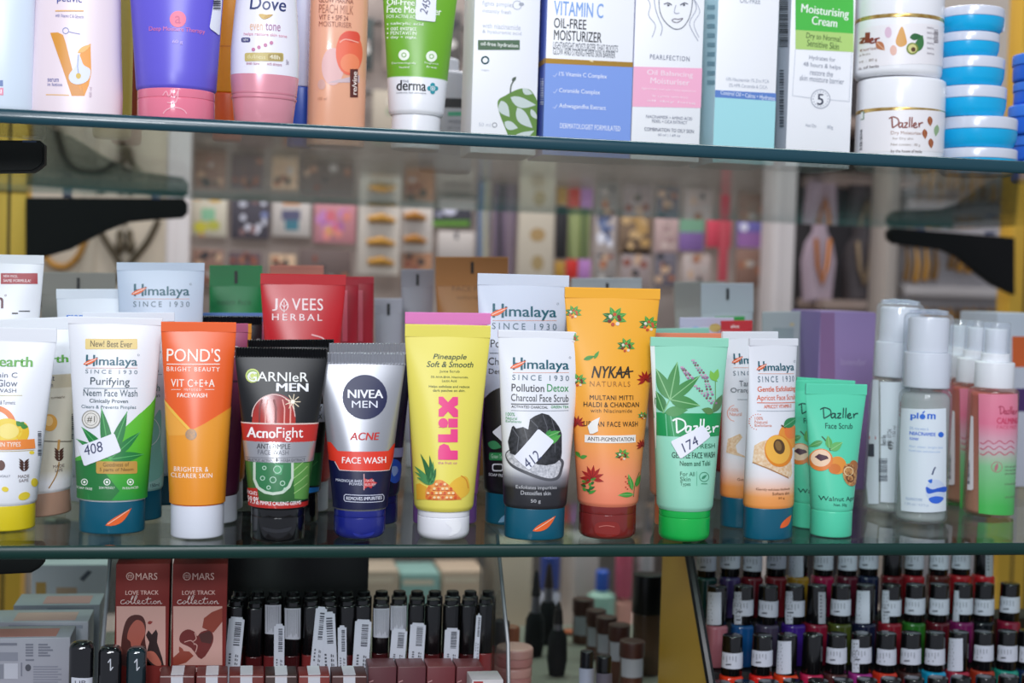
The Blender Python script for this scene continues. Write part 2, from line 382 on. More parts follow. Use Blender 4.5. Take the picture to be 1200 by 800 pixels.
# ------------------------------------------------------------------ the squeeze tube
def tube(name, label, cx, by, wc, hc, tx, ty, wt, ht, body, cap, wb=None, Y=None, yaw=0, cd_=1.0, ridge=0, crimp=None, group='face care tubes on the glass shelf', flip=True, bd=None, n=2.0, seg=72, z0=0.0, cat='tube', hole=False, capr=0.0012):
    if Y is None:
        P = on_z(cx, by, z0); s = mpp(P); b = wc*s/2*cd_; Y = P.y+b; k = (P.x-CAM.x)/(P.y-CAM.y); B = Vector((P.x+k*b, Y, z0))
    else:
        B = base_pt(cx, Y, z0); s = mpp(B)
    T = on_y(tx, ty, Y); st = mpp(T); lean = atan2(T.x-B.x, T.z-B.z); H = (T-B).length
    B.z += abs(sin(lean))*wc*s/2+0.0002
    M4 = Matrix.Translation(B) @ Matrix.Rotation(lean, 4, 'Y') @ Matrix.Rotation(radians(yaw), 4, 'Z')
    root = thing(name, label, cat, M4, group)
    ac = wc*s/2; bc = ac*cd_; zc = hc*s; ab = (wb or wc*1.07)*s/2; bb = min(ab*cd_, ab) if bd is None else ab*bd
    at = wt*st/2/cos(radians(yaw)); zt = H-ht*st
    P = [(zc-0.001, ab*0.93, bb*0.93, n), (zc, ab*0.965, bb*0.965, n), (zc+0.0008, ab*0.99, bb*0.99, n), (zc+0.0018, ab, bb, n)]
    for i in range(1, 17):
        t = i/16; P.append((zc+0.0018+(zt-zc-0.0018)*t, ab+(at-ab)*(t**1.05), bb+(0.0009-bb)*(t**1.25), n+(0.0)*t))
    Loft(P).build('tube_body', body, root, seg); L = Loft([(0, ab, bb, n)]+P[3:]); L.zr = (zc+0.0003, H)
    # crimped seal
    bm = bmesh.new(); m = (max(30, ridge*2)) if ridge else 12; R = []
    for j, z in enumerate((zt-0.0002, zt+0.0006, H-0.0006, H)):
        row = []
        for sd in (-1, 1):
            for i in range(m+1):
                x = -at+2*at*i/m; y = 0.0009
                if ridge and j in (1, 2): y = 0.0014 if i % 2 else 0.0004
                if j == 3: y *= 0.6
                row.append(bm.verts.new((x*(-sd), sd*y, z)))
        R.append(row)
    for a, bq in zip(R, R[1:]):
        l = len(a)
        for i in range(l): bm.faces.new((a[i], a[(i+1) % l], bq[(i+1) % l], bq[i]))
    bm.faces.new(R[-1]); bm.faces.new(R[0][::-1]); bmesh.ops.recalc_face_normals(bm, faces=bm.faces)
    from_bm('crimp_seal', bm, crimp or body, root, smooth=not ridge, ang=25)
    if hole:
        h = Art(root, Loft([(0, at, 0.0012, 2), (H, at, 0.0012, 2)]), 'hang_slot'); h.add([(-0.0011, H-0.013), (0.0011, H-0.013), (0.0011, H-0.004), (-0.0011, H-0.004)], [(0, 1, 2, 3)], '#16171a', L=6); h.done()
    # cap
    pc = rounded(0, zc, ac, bc, capr, 0.0008, n)
    if flip: # parting line of the flip lid
        g = zc*0.72; pc = rounded(0, g, ac, bc, capr, 0.0003, n) + rounded(g+0.0003, zc, ac, bc, 0.0003, 0.0008, n)
    C = Loft(pc); C.build('cap', cap, root, seg)
    root['H'] = H
    return root, L, C, dict(H=H, zc=zc, zt=zt, ac=ac, s=s, Y=Y, M4=M4)
def sticker(root, surf, corners, txt, tc, tw, th, rot, base=7e-4, ink='#3b4266'):
    A = Art(root, surf, 'price_sticker', base=base, r=0.55)
    # soft corners
    P = []; n = len(corners)
    for i, c in enumerate(corners):
        p = Vector(corners[i-1]); q = Vector(c); r = Vector(corners[(i+1) % n]); a = q+(p-q).normalized()*2.2; b = q+(r-q).normalized()*2.2
        P += [tuple(a), tuple(q*0.5+(a+b)*0.25), tuple(b)]
    A.poly(P, '#eef0fa', L=1); o = A.done()
    if txt:
        W = Art(root, surf, 'handwriting', parent=o, base=base); W.text(txt, tc[0]-tw/2, tc[1]-th/2, tc[0]+tw/2, tc[1]+th/2, ink, L=3, bold=-0.012, shear=0.15, rot=rot); W.done()
    return o
# ------------------------------------------------------------------ the glass shelves and what carries them
GT = 0.232; GTH = 0.0075; SHD = 0.68
glass_ms = {True: clearM('#eaf4f0', 0.88, 0.0), False: clearM('#e9f4f0', 0.95, 0.0)}
def glass_shelf(label, zt, edge_m):
    r = thing('glass_shelf', label, 'shelf', Matrix.Translation((0, 0, zt)), None)
    bm = bmesh.new(); x0, x1, y0, y1, z0, z1 = -0.52, 0.62, 0.0006, SHD, -GTH, 0
    bm_box(bm, x0, y0, z0, x1, y1, z1)
    keep = [f for f in bm.faces if abs(f.normal.z) < 0.5]; bm.normal_update()
    bmesh.ops.delete(bm, geom=[f for f in bm.faces if abs(f.normal.z) < 0.5], context='FACES_ONLY')
    from_bm('glass_pane', bm, glass_ms[zt > 0.1], r, False)
    # ground edge, rounded over
    n = 10; bm = bmesh.new(); rows = []
    for i in range(n+1):
        t = -pi/2+pi*i/n; rows.append((0.0018-0.0018*cos(t), -GTH/2+sin(t)*GTH/2))
    a = [bm.verts.new((x0, y, z)) for y, z in rows]; b = [bm.verts.new((x1, y, z)) for y, z in rows]
    for i in range(n): bm.faces.new((a[i], b[i], b[i+1], a[i+1]))
    from_bm('polished_edge', bm, edge_m, r, True, 80)
    bm = bmesh.new(); bm_box(bm, x0, SHD, z0, x1, SHD+0.0008, z1); from_bm('back_edge', bm, M('#5f8c86', 0.2), r, False)
    return r
glass_shelf('clear glass shelf with dark teal edge carrying the cartons and jars', GT, M('#17404c', 0.24, 0, 0.15))
glass_shelf('clear glass shelf with dark green edge carrying the row of squeeze tubes', 0.0, M('#0c322d', 0.34, 0, 0, 0.4))
black_br = M('#060607', 0.6, 0, 0, 0.25)
def bracket(label, px_pts, Y, th=0.012, z_top=None, cap_px=None):
    """a bracket arm from its outline in the plane y = Y"""
    W = [on_y(x, y, Y) for x, y in px_pts]
    if z_top is not None:
        dz = z_top-max(p.z for p in W)
    else: dz = 0
    o = W[0].copy(); o.z += dz
    r = thing('shelf_bracket', label, 'bracket', Matrix.Translation(o), 'black shelf brackets on the gold posts')
    prism('bracket_arm', black_br, r, [(p.x-o.x, p.z+dz-o.z) for p in W], 0, th, 0.0012)
    for q in (0.25, 0.8):
        i = q; xa = min(p.x for p in W)-o.x; xb = max(p.x for p in W)-o.x; zz = max(p.z for p in W)+dz-o.z
        box('rubber_pad', M('#24365e', 0.5), r, xa+(xb-xa)*q-0.004, 0.001, zz-0.0035, xa+(xb-xa)*q+0.004, th-0.001, zz-0.0002, 0.0003)
    return r
zb = GT-GTH-0.0005
bracket('black bracket arm under the back of the upper glass, necklaces hanging below it', [(30, 223), (215, 224), (220, 230), (220, 241), (214, 247), (180, 249), (150, 252), (125, 262), (105, 272), (82, 284), (58, 291), (30, 299)], 0.665, 0.012, zb)
bracket('black bracket arm by the gold post behind the spray bottles', [(1190, 274), (1047, 262), (1042, 267), (1043, 276), (1050, 281), (1075, 284), (1105, 288), (1125, 297), (1145, 314), (1165, 329), (1190, 341)], 0.665, 0.012, zb)
bracket('rounded black bracket end just under the upper glass beside the pale lotion bottles', [(-40, 160), (47, 161), (52, 166), (52, 188), (45, 194), (38, 198), (-40, 199)], 0.09, 0.012, zb)
bracket('rounded black bracket end under the lower glass above the white cartons', [(-40, 652), (46, 652), (50, 655), (50, 676), (45, 681), (36, 686), (-40, 690)], 0.05, 0.012, -GTH-0.0005)
gold_m = M('#d8aa3a', 0.4, 0.3)
def post(name, x0, x1, Y, dep, z0=-0.75, z1=0.75, mat=gold_m):
    r = bpy.data.objects.new(name, None); COL.objects.link(r); r['kind'] = 'structure'; r.location = (x0, Y, z0)
    b = bmesh.new(); w = x1-x0
    bm_box(b, 0, 0, 0, w, dep, z1-z0, 0.0015)
    o = from_bm('post_body', b, mat, r); return r
XL = on_y(33, 260, 0.69).x; XR = on_y(1183, 300, 0.69).x
p = post('trim_1', XL-0.07, XL, 0.685, 0.03)
for dx in (0.016, 0.0365): box('channel', M('#5a4312', 0.6), p, 0.07-dx-0.003, -0.0006, 0, 0.07-dx, 0.001, 1.5, 0)
p = post('trim_2', XR, XR+0.06, 0.685, 0.03)
for dx in (0.016, 0.034): box('channel', M('#5a4312', 0.6), p, dx, -0.0006, 0, dx+0.003, 0.001, 1.5, 0)

# ------------------------------------------------------------------ front row of tubes
wht = M('#eceef4', 0.32); FT = 'face wash tubes in the front row'
TCAP = M('#0b5a72', 0.3)
# green-leaf face wash with a price sticker
r, L, C, d = tube('face_wash_tube', 'white face wash tube with green leaf print, teal cap and handwritten 408 sticker', 131, 627, 76, 40, 135.5, 372, 107, 8, wht, TCAP, wb=81, cd_=0.82, flip=False)
A = Art(r, L)
A.poly([(184, 462), (176, 473.5), (163, 485), (149, 498), (137, 508), (126, 512), (110, 528), (80, 540), (80, 590), (190, 590), (190, 460)], gradM([(0.02, '#2a9a3a'), (0.05, '#58bd30'), (0.08, '#6cc63a')], 0.35), L=1)
A.poly([(88, 540), (108, 536), (122, 552), (140, 575), (128, 589), (88, 588)], '#23793a', L=2)
G1 = '#1f7f3e'
for x, y, wd in ((119, 478, 13), (149, 482, 13), (96, 500, 12), (168, 532, 12), (90, 514, 9), (164, 506, 11)): A.leaf(129, 538, x, y, wd, G1, L=3, vein='#58b565')
A.rect(100, 396.7, 161, 409, '#e9cf82', L=2, r=1.2); A.text('New! Best Ever', 106, 399, 155, 406.5, '#57481f', bold=0.01)
herb_logo(A, 99, 415.5, 161, 431, 433, 437.6)
A.text('Purifying', 106, 442, 152, 453.5, '#24424e'); A.line([(98, 454.6), (161, 454.6)], 0.6, '#54707c'); A.text('Neem Face Wash', 98, 456, 161, 464, '#38525e')
A.text('Clinically Proven', 105, 467.2, 150, 473, '#38525e', bold=0.02); A.text('Clears & Prevents Pimples', 95.7, 474.4, 159.3, 479.4, '#55707c')
A.ell(107, 491, 10.6, 10.6, '#e8e4dc', L=4); A.ring(107, 491, 10.2, 1.0, '#8d8a80', L=5); A.ring(107, 491, 7.2, 0.6, '#8d8a80', L=5); A.text('#1', 102.5, 487, 111.5, 495, '#5d5a50', L=6)
A.rect(113, 540, 160.5, 554.5, '#c79a48', L=5, r=2); A.text('Goodness of', 121, 541.5, 151, 546.3, '#5c3f10', L=6); A.text('5 parts of Neem', 117, 547.5, 156, 552.8, '#5c3f10', L=6)
for q, t in zip((99.5, 125.5, 152.5), ('SOAP FREE', 'SKIN FRIENDLY', 'PH BALANCED')):
    A.ring(q, 564.5, 3.4, 1.0, '#f2f7ee', L=5); A.ell(q, 564.5, 1.4, 1.6, '#f2f7ee', L=5); A.text(t, q-9, 569.8, q+9, 572.6, '#f2f7ee', L=5)
A.done()
A = Art(r, C, 'cap_emblem'); A.leaf(123.5, 615.5, 154, 595, 9, ORG, L=2, bend=0.08); A.line([(126, 614), (151, 597)], 0.7, '#ffd9c0', L=4); A.done()
sticker(r, L, [(92.5, 523), (134, 507), (142, 528.6), (99.7, 546)], '408', (110, 525), 22, 12, 17)
NEEM = (r, d)
# orange bright beauty tube
pbody = M('#f1652a', 0.3)
r, L, C, d = tube('face_wash_tube', 'orange vitamin face wash tube with a frosted white cap', 231, 633, 62, 40, 233, 378, 86, 11, pbody, M('#dfe3ee', 0.4), wb=65, flip=False)
PONDS = (r, d)
A = Art(r, L)
A.poly([(188, 464), (194, 469), (210, 488), (224, 504), (240, 496), (264, 481), (272, 476), (272, 594), (188, 594)], gradM([(0.02, '#ef9526'), (0.07, '#f0a035')], 0.3), L=1)
A.poly([(194, 474), (224, 509), (198, 510), (194, 500)], '#f4ab45', L=2); A.line([(192, 469), (208, 488), (223, 504)], 3.0, '#f6c24e', L=3); A.ell(224, 508.8, 6.6, 6.6, noisyM('#b9906a', '#8a8078', 400, 0.4, 0.3), L=4)
W = '#fff3e6'
A.text("POND'S", 195.7, 408, 258.2, 423.5, W, bold=0.004); A.line([(195.5, 426.4), (257.5, 426.4)], 0.9, W); A.text('BRIGHT BEAUTY', 195.7, 429.6, 257.3, 434.8, W, bold=0.015, track=1.25)
A.text('VIT C+E+A', 200.6, 444, 251.4, 453, W, bold=0.02, track=1.1); A.text('INFUSED', 216, 454.8, 235.6, 457.6, W, track=1.5); A.line([(201, 456.2), (212, 456.2)], 0.5, W); A.line([(240, 456.2), (251, 456.2)], 0.5, W)
A.text('FACEWASH', 208, 460.4, 242.6, 465.4, W, bold=0.035); A.text('BRIGHTER &', 204.4, 546.3, 244, 552, W, bold=0.02, track=1.2); A.text('CLEARER SKIN', 201, 553.4, 248.5, 558.8, W, bold=0.02, track=1.15); A.done()
# black men's acne tube
gb = M('#131417', 0.4)
r, L, C, d = tube('face_wash_tube', 'black anti-pimple face wash tube with a red band and green capsule picture', 325, 637, 63, 41, 330, 408, 107, 11, gb, M('#0a0a0c', 0.14, 0, 0.5), wb=69, ridge=34, capr=0.002)
GARN = (r, d)
A = Art(r, L)
A.ell(296, 440, 8.2, 8.2, '#c9d86a', L=2); A.ring(296, 440, 6.0, 1.6, '#8fae5c', L=3); A.ring(296, 440, 3.2, 1.2, '#eef2e4', L=4, a0=20, a1=330)
A.text('G', 290, 435.3, 301, 446.8, '#f1f2ee', L=5); A.text('ARNIeR', 301.5, 435.8, 361, 446.9, '#f1f2ee', bold=0.012); A.text('MEN', 323.8, 448.7, 361.2, 458.4, '#f4f5fa', bold=0.05)
A.poly(smooth_pts([(295, 500), (297, 482), (303, 470), (313, 463), (324, 461), (336, 465), (343, 473), (346, 486), (346, 500)], 4), gradM([(0.055, '#c8402f'), (0.075, '#a6322e'), (0.09, '#8c5a62')], 0.2), L=2)
for x, wd in ((304, 2), (311, 1.2), (323, 2.6), (333, 1.4), (340, 1.6)): A.line([(x, 498), (x+0.5, 478), (x+3 if x < 318 else x-2, 468)], wd, '#e9a497' if wd < 2 else '#7d1f1c', L=3)
A.ring(320.5, 488, 25, 1.0, '#e7c4bd', L=4, a0=180, a1=360, ry=26)
for a in range(0, 360, 40): A.line([(343, 470.5), (343+9*cos(radians(a)), 470.5+9*sin(radians(a)))], 0.9, '#f3e1c0', L=5)
A.ell(343, 470.5, 2.4, 2.4, '#fdf6e2', L=6)
A.band(542, 588, gradM([(0.02, '#2a5a2c'), (0.045, '#3c7a3a')], 0.3), L=1)
A.poly([(338, 542), (362, 542), (362, 584), (345, 584), (344, 560)], '#5d9a48', L=2)
for i in range(4): A.line([(344, 578-i*9), (360, 566-i*10)], 0.8, '#a8cf86', L=3)
A.poly([(297, 541), (297, 562), (301, 572), (310, 578), (320, 580), (332, 578), (340, 571), (344, 560), (344, 541)], '#c7d6c4', L=3); A.poly([(300, 541), (300, 561), (304, 570), (312, 575), (320, 576.5), (330, 575), (337, 569), (341, 560), (341, 541)], '#2f7a4a', L=4)
for x, y, q in ((308, 560, 2.4), (325, 550, 4.2), (315, 571, 2.0), (331, 566, 2.6), (320, 562, 3.4), (334, 573, 1.6), (310, 548, 2.0)): A.ring(x, y, q, 0.9, '#b9dcc4', L=5)
A.poly([(322, 543), (332, 545), (330, 556), (322, 556)], '#49a069', L=5)
A.band(496.5, 518, '#c22a24', L=5); A.band(495.6, 497.2, '#e4c9c0', L=6); A.text('Acno', 290, 500.5, 323, 512.6, '#fbf6f4', L=7, bold=0.045); A.text('Fight', 324, 500.3, 354.8, 516.4, '#fbf6f4', L=7)
A.band(517.6, 542, M('#b9babf', 0.28, 0.6), L=5); A.text('ANTI-PIMPLE', 301.3, 519.6, 340, 525.6, '#23242c', L=7, bold=0.015); A.text('FACE WASH', 302.5, 526.8, 338, 532.4, '#5d5f68', L=7); A.line([(289, 534.6), (358, 534.6)], 0.6, '#6d6e74', L=7)
A.text('SALICYLIC ACTIVES', 290, 537, 320, 540.4, '#4c4d53', L=7); A.text('HERBA EXTRACT', 329, 537, 357, 540.4, '#4c4d53', L=7); A.text('+', 322, 536.4, 326.5, 541, '#1c1c22', L=7, bold=0.06)
A.poly([(286, 571.5), (302, 571.5), (304, 586), (362, 586), (362, 596), (286, 596)], '#b8261f', L=5); A.text('FIGHTS', 291, 574.6, 302, 579, '#fff', L=7, bold=0.02); A.text('99.9%', 291, 581, 304, 589.4, '#fff', L=7, bold=0.02); A.text('PIMPLE CAUSING GERMS', 305.5, 586.2, 352, 590.6, '#fff', L=7, bold=0.015)
A.done()
A = Art(r, C, 'thumb_lip', base=2e-4); A.poly(smooth_pts([(308, 617), (325, 620), (341, 617), (338, 622), (325, 624), (312, 622)], 4, True), '#2b2c30', L=1, r=0.1); A.done()
# silver men's tube
sil = M('#b4b6bd', 0.34, 0.6)
nvb = M('#141b5c', 0.3)
r, L, C, d = tube('face_wash_tube', "silver and navy acne face wash tube with a navy roundel and royal blue cap", 421, 634, 61, 36, 425, 414, 101, 13, sil, M('#1b2580', 0.25, 0, 0.2), wb=65, ridge=26, capr=0.0045)
NIV = (r, d)
A = Art(r, L); nv = '#11163f'
A.poly([(384, 538), (392.6, 540), (398, 550), (456, 550), (461, 534), (466, 530), (466, 604), (384, 604)], nv, L=1)
A.poly([(384, 517), (388, 518), (396, 528), (455, 528), (461, 520), (466, 518), (463, 534), (456, 550), (398, 550), (392.6, 540), (384, 538)], '#e63a26', L=2); A.line([(392.6, 540.5), (398, 550.4), (456, 550.4), (461, 535)], 0.8, '#d9c8c8', L=3)
A.ell(427.5, 465, 26.2, 26.2, '#151c4a', L=2); A.text('NIVEA', 407.5, 456.4, 449, 466.2, '#f2f4fb', bold=0.04); A.text('MEN', 412.3, 469.4, 442.3, 477.5, '#e8ebf8', bold=0.005)
A.text('ACNE', 410, 506.3, 444.7, 515.2, '#c8251f', bold=0.045, shear=0.2); A.text('FACE WASH', 401, 534.8, 452, 542.2, '#fbf4f2', bold=0.02)
A.text('MAGNOLIA BARK', 394, 561, 425, 564.2, '#d5d9ea', bold=0.02); A.text('POWER', 409.5, 565.4, 425, 568.4, '#d5d9ea', bold=0.02)
A.poly([(427, 560), (431, 562), (436, 560), (437, 563.5), (442, 565.5), (437, 568), (435, 572), (431, 570), (427, 572.5)], '#c62a2c', L=3); A.line([(426.5, 555), (426.5, 574)], 0.9, '#f0b7b7'); A.text('72H OIL', 428, 561.5, 438.5, 564.4, '#f3d7d7', L=5); A.text('RELIEF', 428, 566, 440, 569, '#f3d7d7', L=5)
P = [(405, 579), (448, 579), (449.5, 581), (449.5, 585), (448, 587), (405, 587), (403.5, 585), (403.5, 581), (405, 579)]; A.line(P, 0.8, '#cfd3e6'); A.text('REMOVES IMPURITIES', 406, 581, 447, 585, '#dfe2f0', bold=0.03); A.done()
A = Art(r, C, 'thumb_lip', base=2e-4); A.poly(smooth_pts([(414, 624), (424, 626.5), (438, 623), (434, 628), (424, 630), (417, 628)], 4, True), '#2f3aa0', L=1, r=0.15); A.done()
# yellow pineapple scrub
r, L, C, d = tube('scrub_tube', 'yellow pineapple scrub tube with pink upright lettering and white flip cap', 519, 635, 62, 37, 525, 381, 101, 14, M('#ecdf62', 0.38), M('#f1f1f6', 0.28), wb=71, capr=0.0045)
PLX = (r, d)
A = Art(r, L); dg = '#2f4a32'; pk = '#ef3f86'
A.text('Pineapple', 507.5, 414.6, 546.7, 422.4, dg, bold=0.02, shear=0.25); A.text('Soft & Smooth', 500, 423.2, 554.5, 430, dg, bold=0.02, shear=0.25); A.text('Juice Scrub', 515, 433.4, 538.5, 437, dg); A.text('5% AHA-BHA, Niacinamide,', 505, 440.3, 548.6, 443, dg); A.text('Lactic Acid', 518, 444.6, 535, 447.3, dg)
A.text('Helps exfoliate and reduce', 502.6, 451.2, 550, 454.8, dg, bold=0.01); A.text('dark patches on skin.', 507.5, 455.8, 545, 459.5, dg, bold=0.01); A.text('the fruit co', 513.4, 540.4, 535.3, 543.4, '#c2559a')
# heavy upright letters P L i X
A.poly([(513.4, 538.3), (513.4, 528), (515, 522), (520, 519.6), (525.5, 521.5), (528, 527.5), (536.3, 527.5), (536.3, 538.3)], pk, L=4)
A.poly([(513.4, 517.8), (513.4, 508.6), (528, 508.6), (528, 502.5), (536.3, 502.5), (536.3, 517.8)], pk, L=4)
A.rect(525.2, 490.2, 536.3, 500.6, pk, L=4); A.poly([(513.4, 500.4), (524, 500.4), (524, 497)], pk, L=4); A.ell(519.3, 495.3, 5.6, 5.6, pk, L=5)
A.poly([(514, 464.5), (519, 464.5), (525, 471), (530.5, 464.8), (536.6, 464.8), (536.6, 474), (531.8, 476.3), (536.6, 480), (536.6, 488.5), (531, 488.5), (525, 481.8), (519.5, 487.8), (514, 487.8), (514, 479.5), (518.5, 476), (514, 472.5)], pk, L=4)
A.poly([(488, 567), (492, 566), (500, 570), (503, 585), (488.5, 585)], '#eab034', L=2); A.poly(smooth_pts([(527, 585), (524, 574), (530, 564), (540, 558), (547, 559), (550, 568), (549, 577), (540, 584)], 4, True), '#eebc3c', L=2); A.line([(540, 557), (546, 562), (548.5, 572)], 1.1, '#d98a2a', L=3, sm=3)
PA = smooth_pts([(499, 585), (499, 575), (504, 567), (511, 562.5), (518, 562.5), (526, 568), (534, 577), (541, 585)], 5)
A.poly(PA, noisyM('#e06a24', '#f2a44e', 500, 0.4), L=3)
for i in range(8):
    for j in range(4):
        x = 502+i*4.8+(j % 2)*2.4; y = 567+j*5.2
        if abs(x-517)/24+(585-y)/30 < 0.92: A.ell(x, y, 1.7, 1.5, '#f7d9a2' if (i+j) % 3 else '#d9552a', L=4, n=10); A.line([(x-2, y+2), (x+2, y+2)], 0.6, '#b5421c', L=5)
for x, y, wd in ((493, 531, 5), (486, 545.5, 4.5), (503.5, 533, 5), (511, 548, 5), (489, 559, 4.5), (510, 559, 4.5), (486, 552, 3.5), (498, 538, 5), (507.5, 540, 4.5), (491, 549, 4.5)): A.leaf(503, 568, x, y, wd, '#2b6b3a' if wd > 4.6 else '#4f9458', L=6, bend=0.06)
A.done()
A = Art(r, C, 'thumb_lip', base=2e-4); A.poly(smooth_pts([(522, 612), (530, 608), (538, 610), (540, 618), (535, 625), (526, 628), (530, 620)], 4, True), '#fbfbfd', L=1, r=0.2); A.done()
# charcoal scrub
cb = gradM([(0.0, '#26262a'), (0.030, '#2b2b30'), (0.036, '#8f9098'), (0.042, '#eceef4'), (0.12, '#eceef4')], 0.32)
r, L, C, d = tube('scrub_tube', 'white and black charcoal face scrub tube with handwritten 412 sticker', 625.5, 634, 72, 38, 633.5, 388, 101, 8, cb, TCAP, wb=76, cd_=0.82, flip=False)
DTX = (r, d)
A = Art(r, L); bk = '#23262c'; gr = '#3f9a5b'
herb_logo(A, 599, 418.5, 666.5, 435.8, 439.2, 445.4)
A.text('Pollution', 599.5, 449.8, 637.6, 458.6, bk, bold=0.012); A.text('Detox', 641, 449.8, 666, 458.6, gr, bold=0.012); A.text('Charcoal Face Scrub', 599, 461.6, 666, 470, bk); A.line([(599, 473), (666, 473)], 0.9, bk)
A.text('ACTIVATED CHARCOAL', 599.4, 475, 642, 478, bk, bold=0.02); A.text('GREEN TEA', 645.5, 475, 666, 478, gr, bold=0.02); A.line([(599, 480.6), (666, 480.6)], 0.5, '#8a8f96')
A.text('100%', 593, 483, 603.5, 487, gr); A.text('Natural', 593, 488, 606, 491.4, gr); A.text('Exfoliants', 593, 492, 611, 494.8, gr)
A.poly(smooth_pts([(593, 530), (598, 545), (618, 556), (640, 563), (654, 561), (659, 550), (659, 538), (640, 532), (610, 524)], 5, True), '#55565c', L=2)
A.poly(smooth_pts([(594, 531), (600, 543), (620, 553), (641, 560), (652, 558), (656, 549), (656, 540), (640, 532), (610, 524)], 5, True), noisyM('#d9d9de', '#a9abb2', 700, 0.6), L=3)
A.poly([(595.5, 517), (600, 500), (602, 498.5), (605, 502), (613, 500), (619, 503), (621, 491), (627, 487), (635, 483.8), (643, 486), (650, 493), (655, 500), (658, 508), (658, 530), (657, 537), (650, 543), (640, 545), (630, 544), (620, 538), (598, 531)], noisyM('#1f2023', '#3a3b40', 500, 0.35), L=4)
for P in ([(622, 492), (630, 500), (628, 515)], [(636, 486), (641, 500), (640, 520)], [(646, 490), (650, 505), (650, 530)], [(601, 502), (608, 512), (606, 530)], [(614, 501), (618, 515), (613, 533)]): A.line(P, 1.0, '#5c5d63', L=5)
A.leaf(640, 512, 656, 505, 8, '#4aa44c', L=6, vein='#9bd08f'); A.leaf(642, 520, 657, 509, 7, '#5cb355', L=6); A.leaf(640, 511, 645, 503, 5, '#3c9145', L=6)
A.text('Exfoliates impurities', 604.8, 568.2, 652, 573.6, '#c9cace'); A.text('Detoxifies skin', 610.5, 574.8, 645, 579.6, '#c9cace'); A.text('50 g', 622, 584.8, 633.5, 589.8, '#c9cace'); A.done()
A = Art(r, C, 'cap_emblem'); A.leaf(624, 622, 651, 604, 8.5, ORG, L=2, bend=0.08); A.line([(627, 620.5), (648.5, 606)], 0.7, '#ffd9c0', L=4); A.done()
sticker(r, L, [(630.7, 502), (649, 516.7), (620, 550.7), (602.5, 535)], '412', (623, 538), 21, 12, 42)
# marigold flower tube
nb = gradM([(0.012, '#f5866a'), (0.035, '#f6936a'), (0.065, '#f7a545'), (0.1, '#f8b034'), (0.15, '#f8b233')], 0.36)
r, L, C, d = tube('face_wash_tube', 'tall marigold and coral face wash tube printed with flowers, maroon cap', 711, 634, 68, 41, 718, 338, 115, 12, nb, M('#7e2622', 0.16, 0, 0.4), wb=73, capr=0.0035)
A = Art(r, L); bk = '#2a2116'
A.text('NYKAA', 693, 428.8, 738, 442.6, bk, bold=0.035, shear=0.3); A.line([(722, 436.8), (742, 434.6)], 1.5, bk); A.text('NATURALS', 691.2, 446.4, 738.3, 452.6, '#a9742c', track=1.25); A.text('MULTANI MITTI', 691.2, 462.8, 741.8, 468.2, bk, bold=0.015, track=1.1); A.text('HALDI & CHANDAN', 684, 470.6, 748.4, 476.4, bk, bold=0.015, track=1.05); A.text('with Niacinamide', 692.2, 478.6, 740.3, 483, '#5e4a2a', track=1.1)
A.text('URBAN FACE WASH', 684, 493, 747, 499, bk, bold=0.015, track=1.1); A.rect(685.4, 509.2, 744.6, 518, '#f3ede6', L=3); A.text('ANTI-PIGMENTATION', 688.6, 511.6, 742.4, 516.2, bk, bold=0.02)
gl, gd, rd = '#4b9c3c', '#2c6b33', '#b3271f'
def sprig(x, y, s, berry='#7a2a20'):
    for a in (200, 250, 300, 340, 20, 160): A.leaf(x, y, x+s*cos(radians(a)), y+s*0.9*sin(radians(a)), s*0.42, gl if a % 40 else gd, L=3, vein='#8cc36a')
    for i in range(7): A.ell(x+s*0.45*cos(i*0.95)*0.9, y+s*0.4*sin(i*0.95)+s*0.15, s*0.15, s*0.15, (berry, '#e8d9c8', '#c8552f')[i % 3], L=5, n=10)
def flower(x, y, s, c=rd):
    for a in range(150, 400, 32): A.leaf(x, y+s*0.3, x+s*cos(radians(a)), y+s*0.3+s*1.1*sin(radians(a)), s*0.34, c, L=4, vein='#7c1a18')
sprig(720, 372, 15); sprig(733.5, 405, 11); sprig(729, 533, 9); sprig(760, 380, 12, '#d25a3a'); sprig(672, 366, 10, '#d25a3a'); sprig(678, 446, 10); flower(756, 442, 10); flower(677, 494, 9); flower(752, 520, 7)
flower(694, 556, 14)
for i in range(11): A.leaf(690+3*sin(i*2.1), 578-i*1.6, 690+9*cos(i*1.9), 574-i*1.4, 3.4, gd if i % 2 else gl, L=5)
A.leaf(684, 421, 697, 417, 5, gl, L=3, vein=gd); A.leaf(696, 420, 702, 411, 4, gl, L=3); A.leaf(675, 529, 681, 536, 4.5, gl); A.leaf(680, 536, 688.5, 534, 4.5, gl)
A.line([(742, 582), (744, 566), (749, 553)], 0.8, gd, sm=3); A.leaf(742, 579, 724, 580, 6, gl, vein='#9ad080'); A.leaf(741, 574, 736, 555, 6, gl, vein='#9ad080'); A.leaf(745, 570, 750, 556, 5, gl)
for i in range(8): A.ell(733+(i % 3)*2.0, 558+i*2.1, 0.9, 0.9, '#b8432e', L=4, n=8)
sprig(671, 396, 8, '#b3271f'); sprig(753, 487, 6); A.done()
A = Art(r, L, 'torn_sticker', base=7e-4); A.poly([(689, 499), (694, 493), (703, 488.5), (700.5, 498), (701, 505), (695, 508), (691.5, 508)], '#f1eee8', L=1); A.done()
A = Art(r, C, 'thumb_lip', base=3e-4); A.poly(smooth_pts([(699, 613), (711, 611), (724, 613), (726, 624), (718, 629), (704, 629), (697, 622)], 4, True), '#8e2b25', L=1, r=0.12); A.line([(702, 617), (711, 615.5), (720, 617)], 1.0, '#c26a60', L=3, sm=3); A.done()
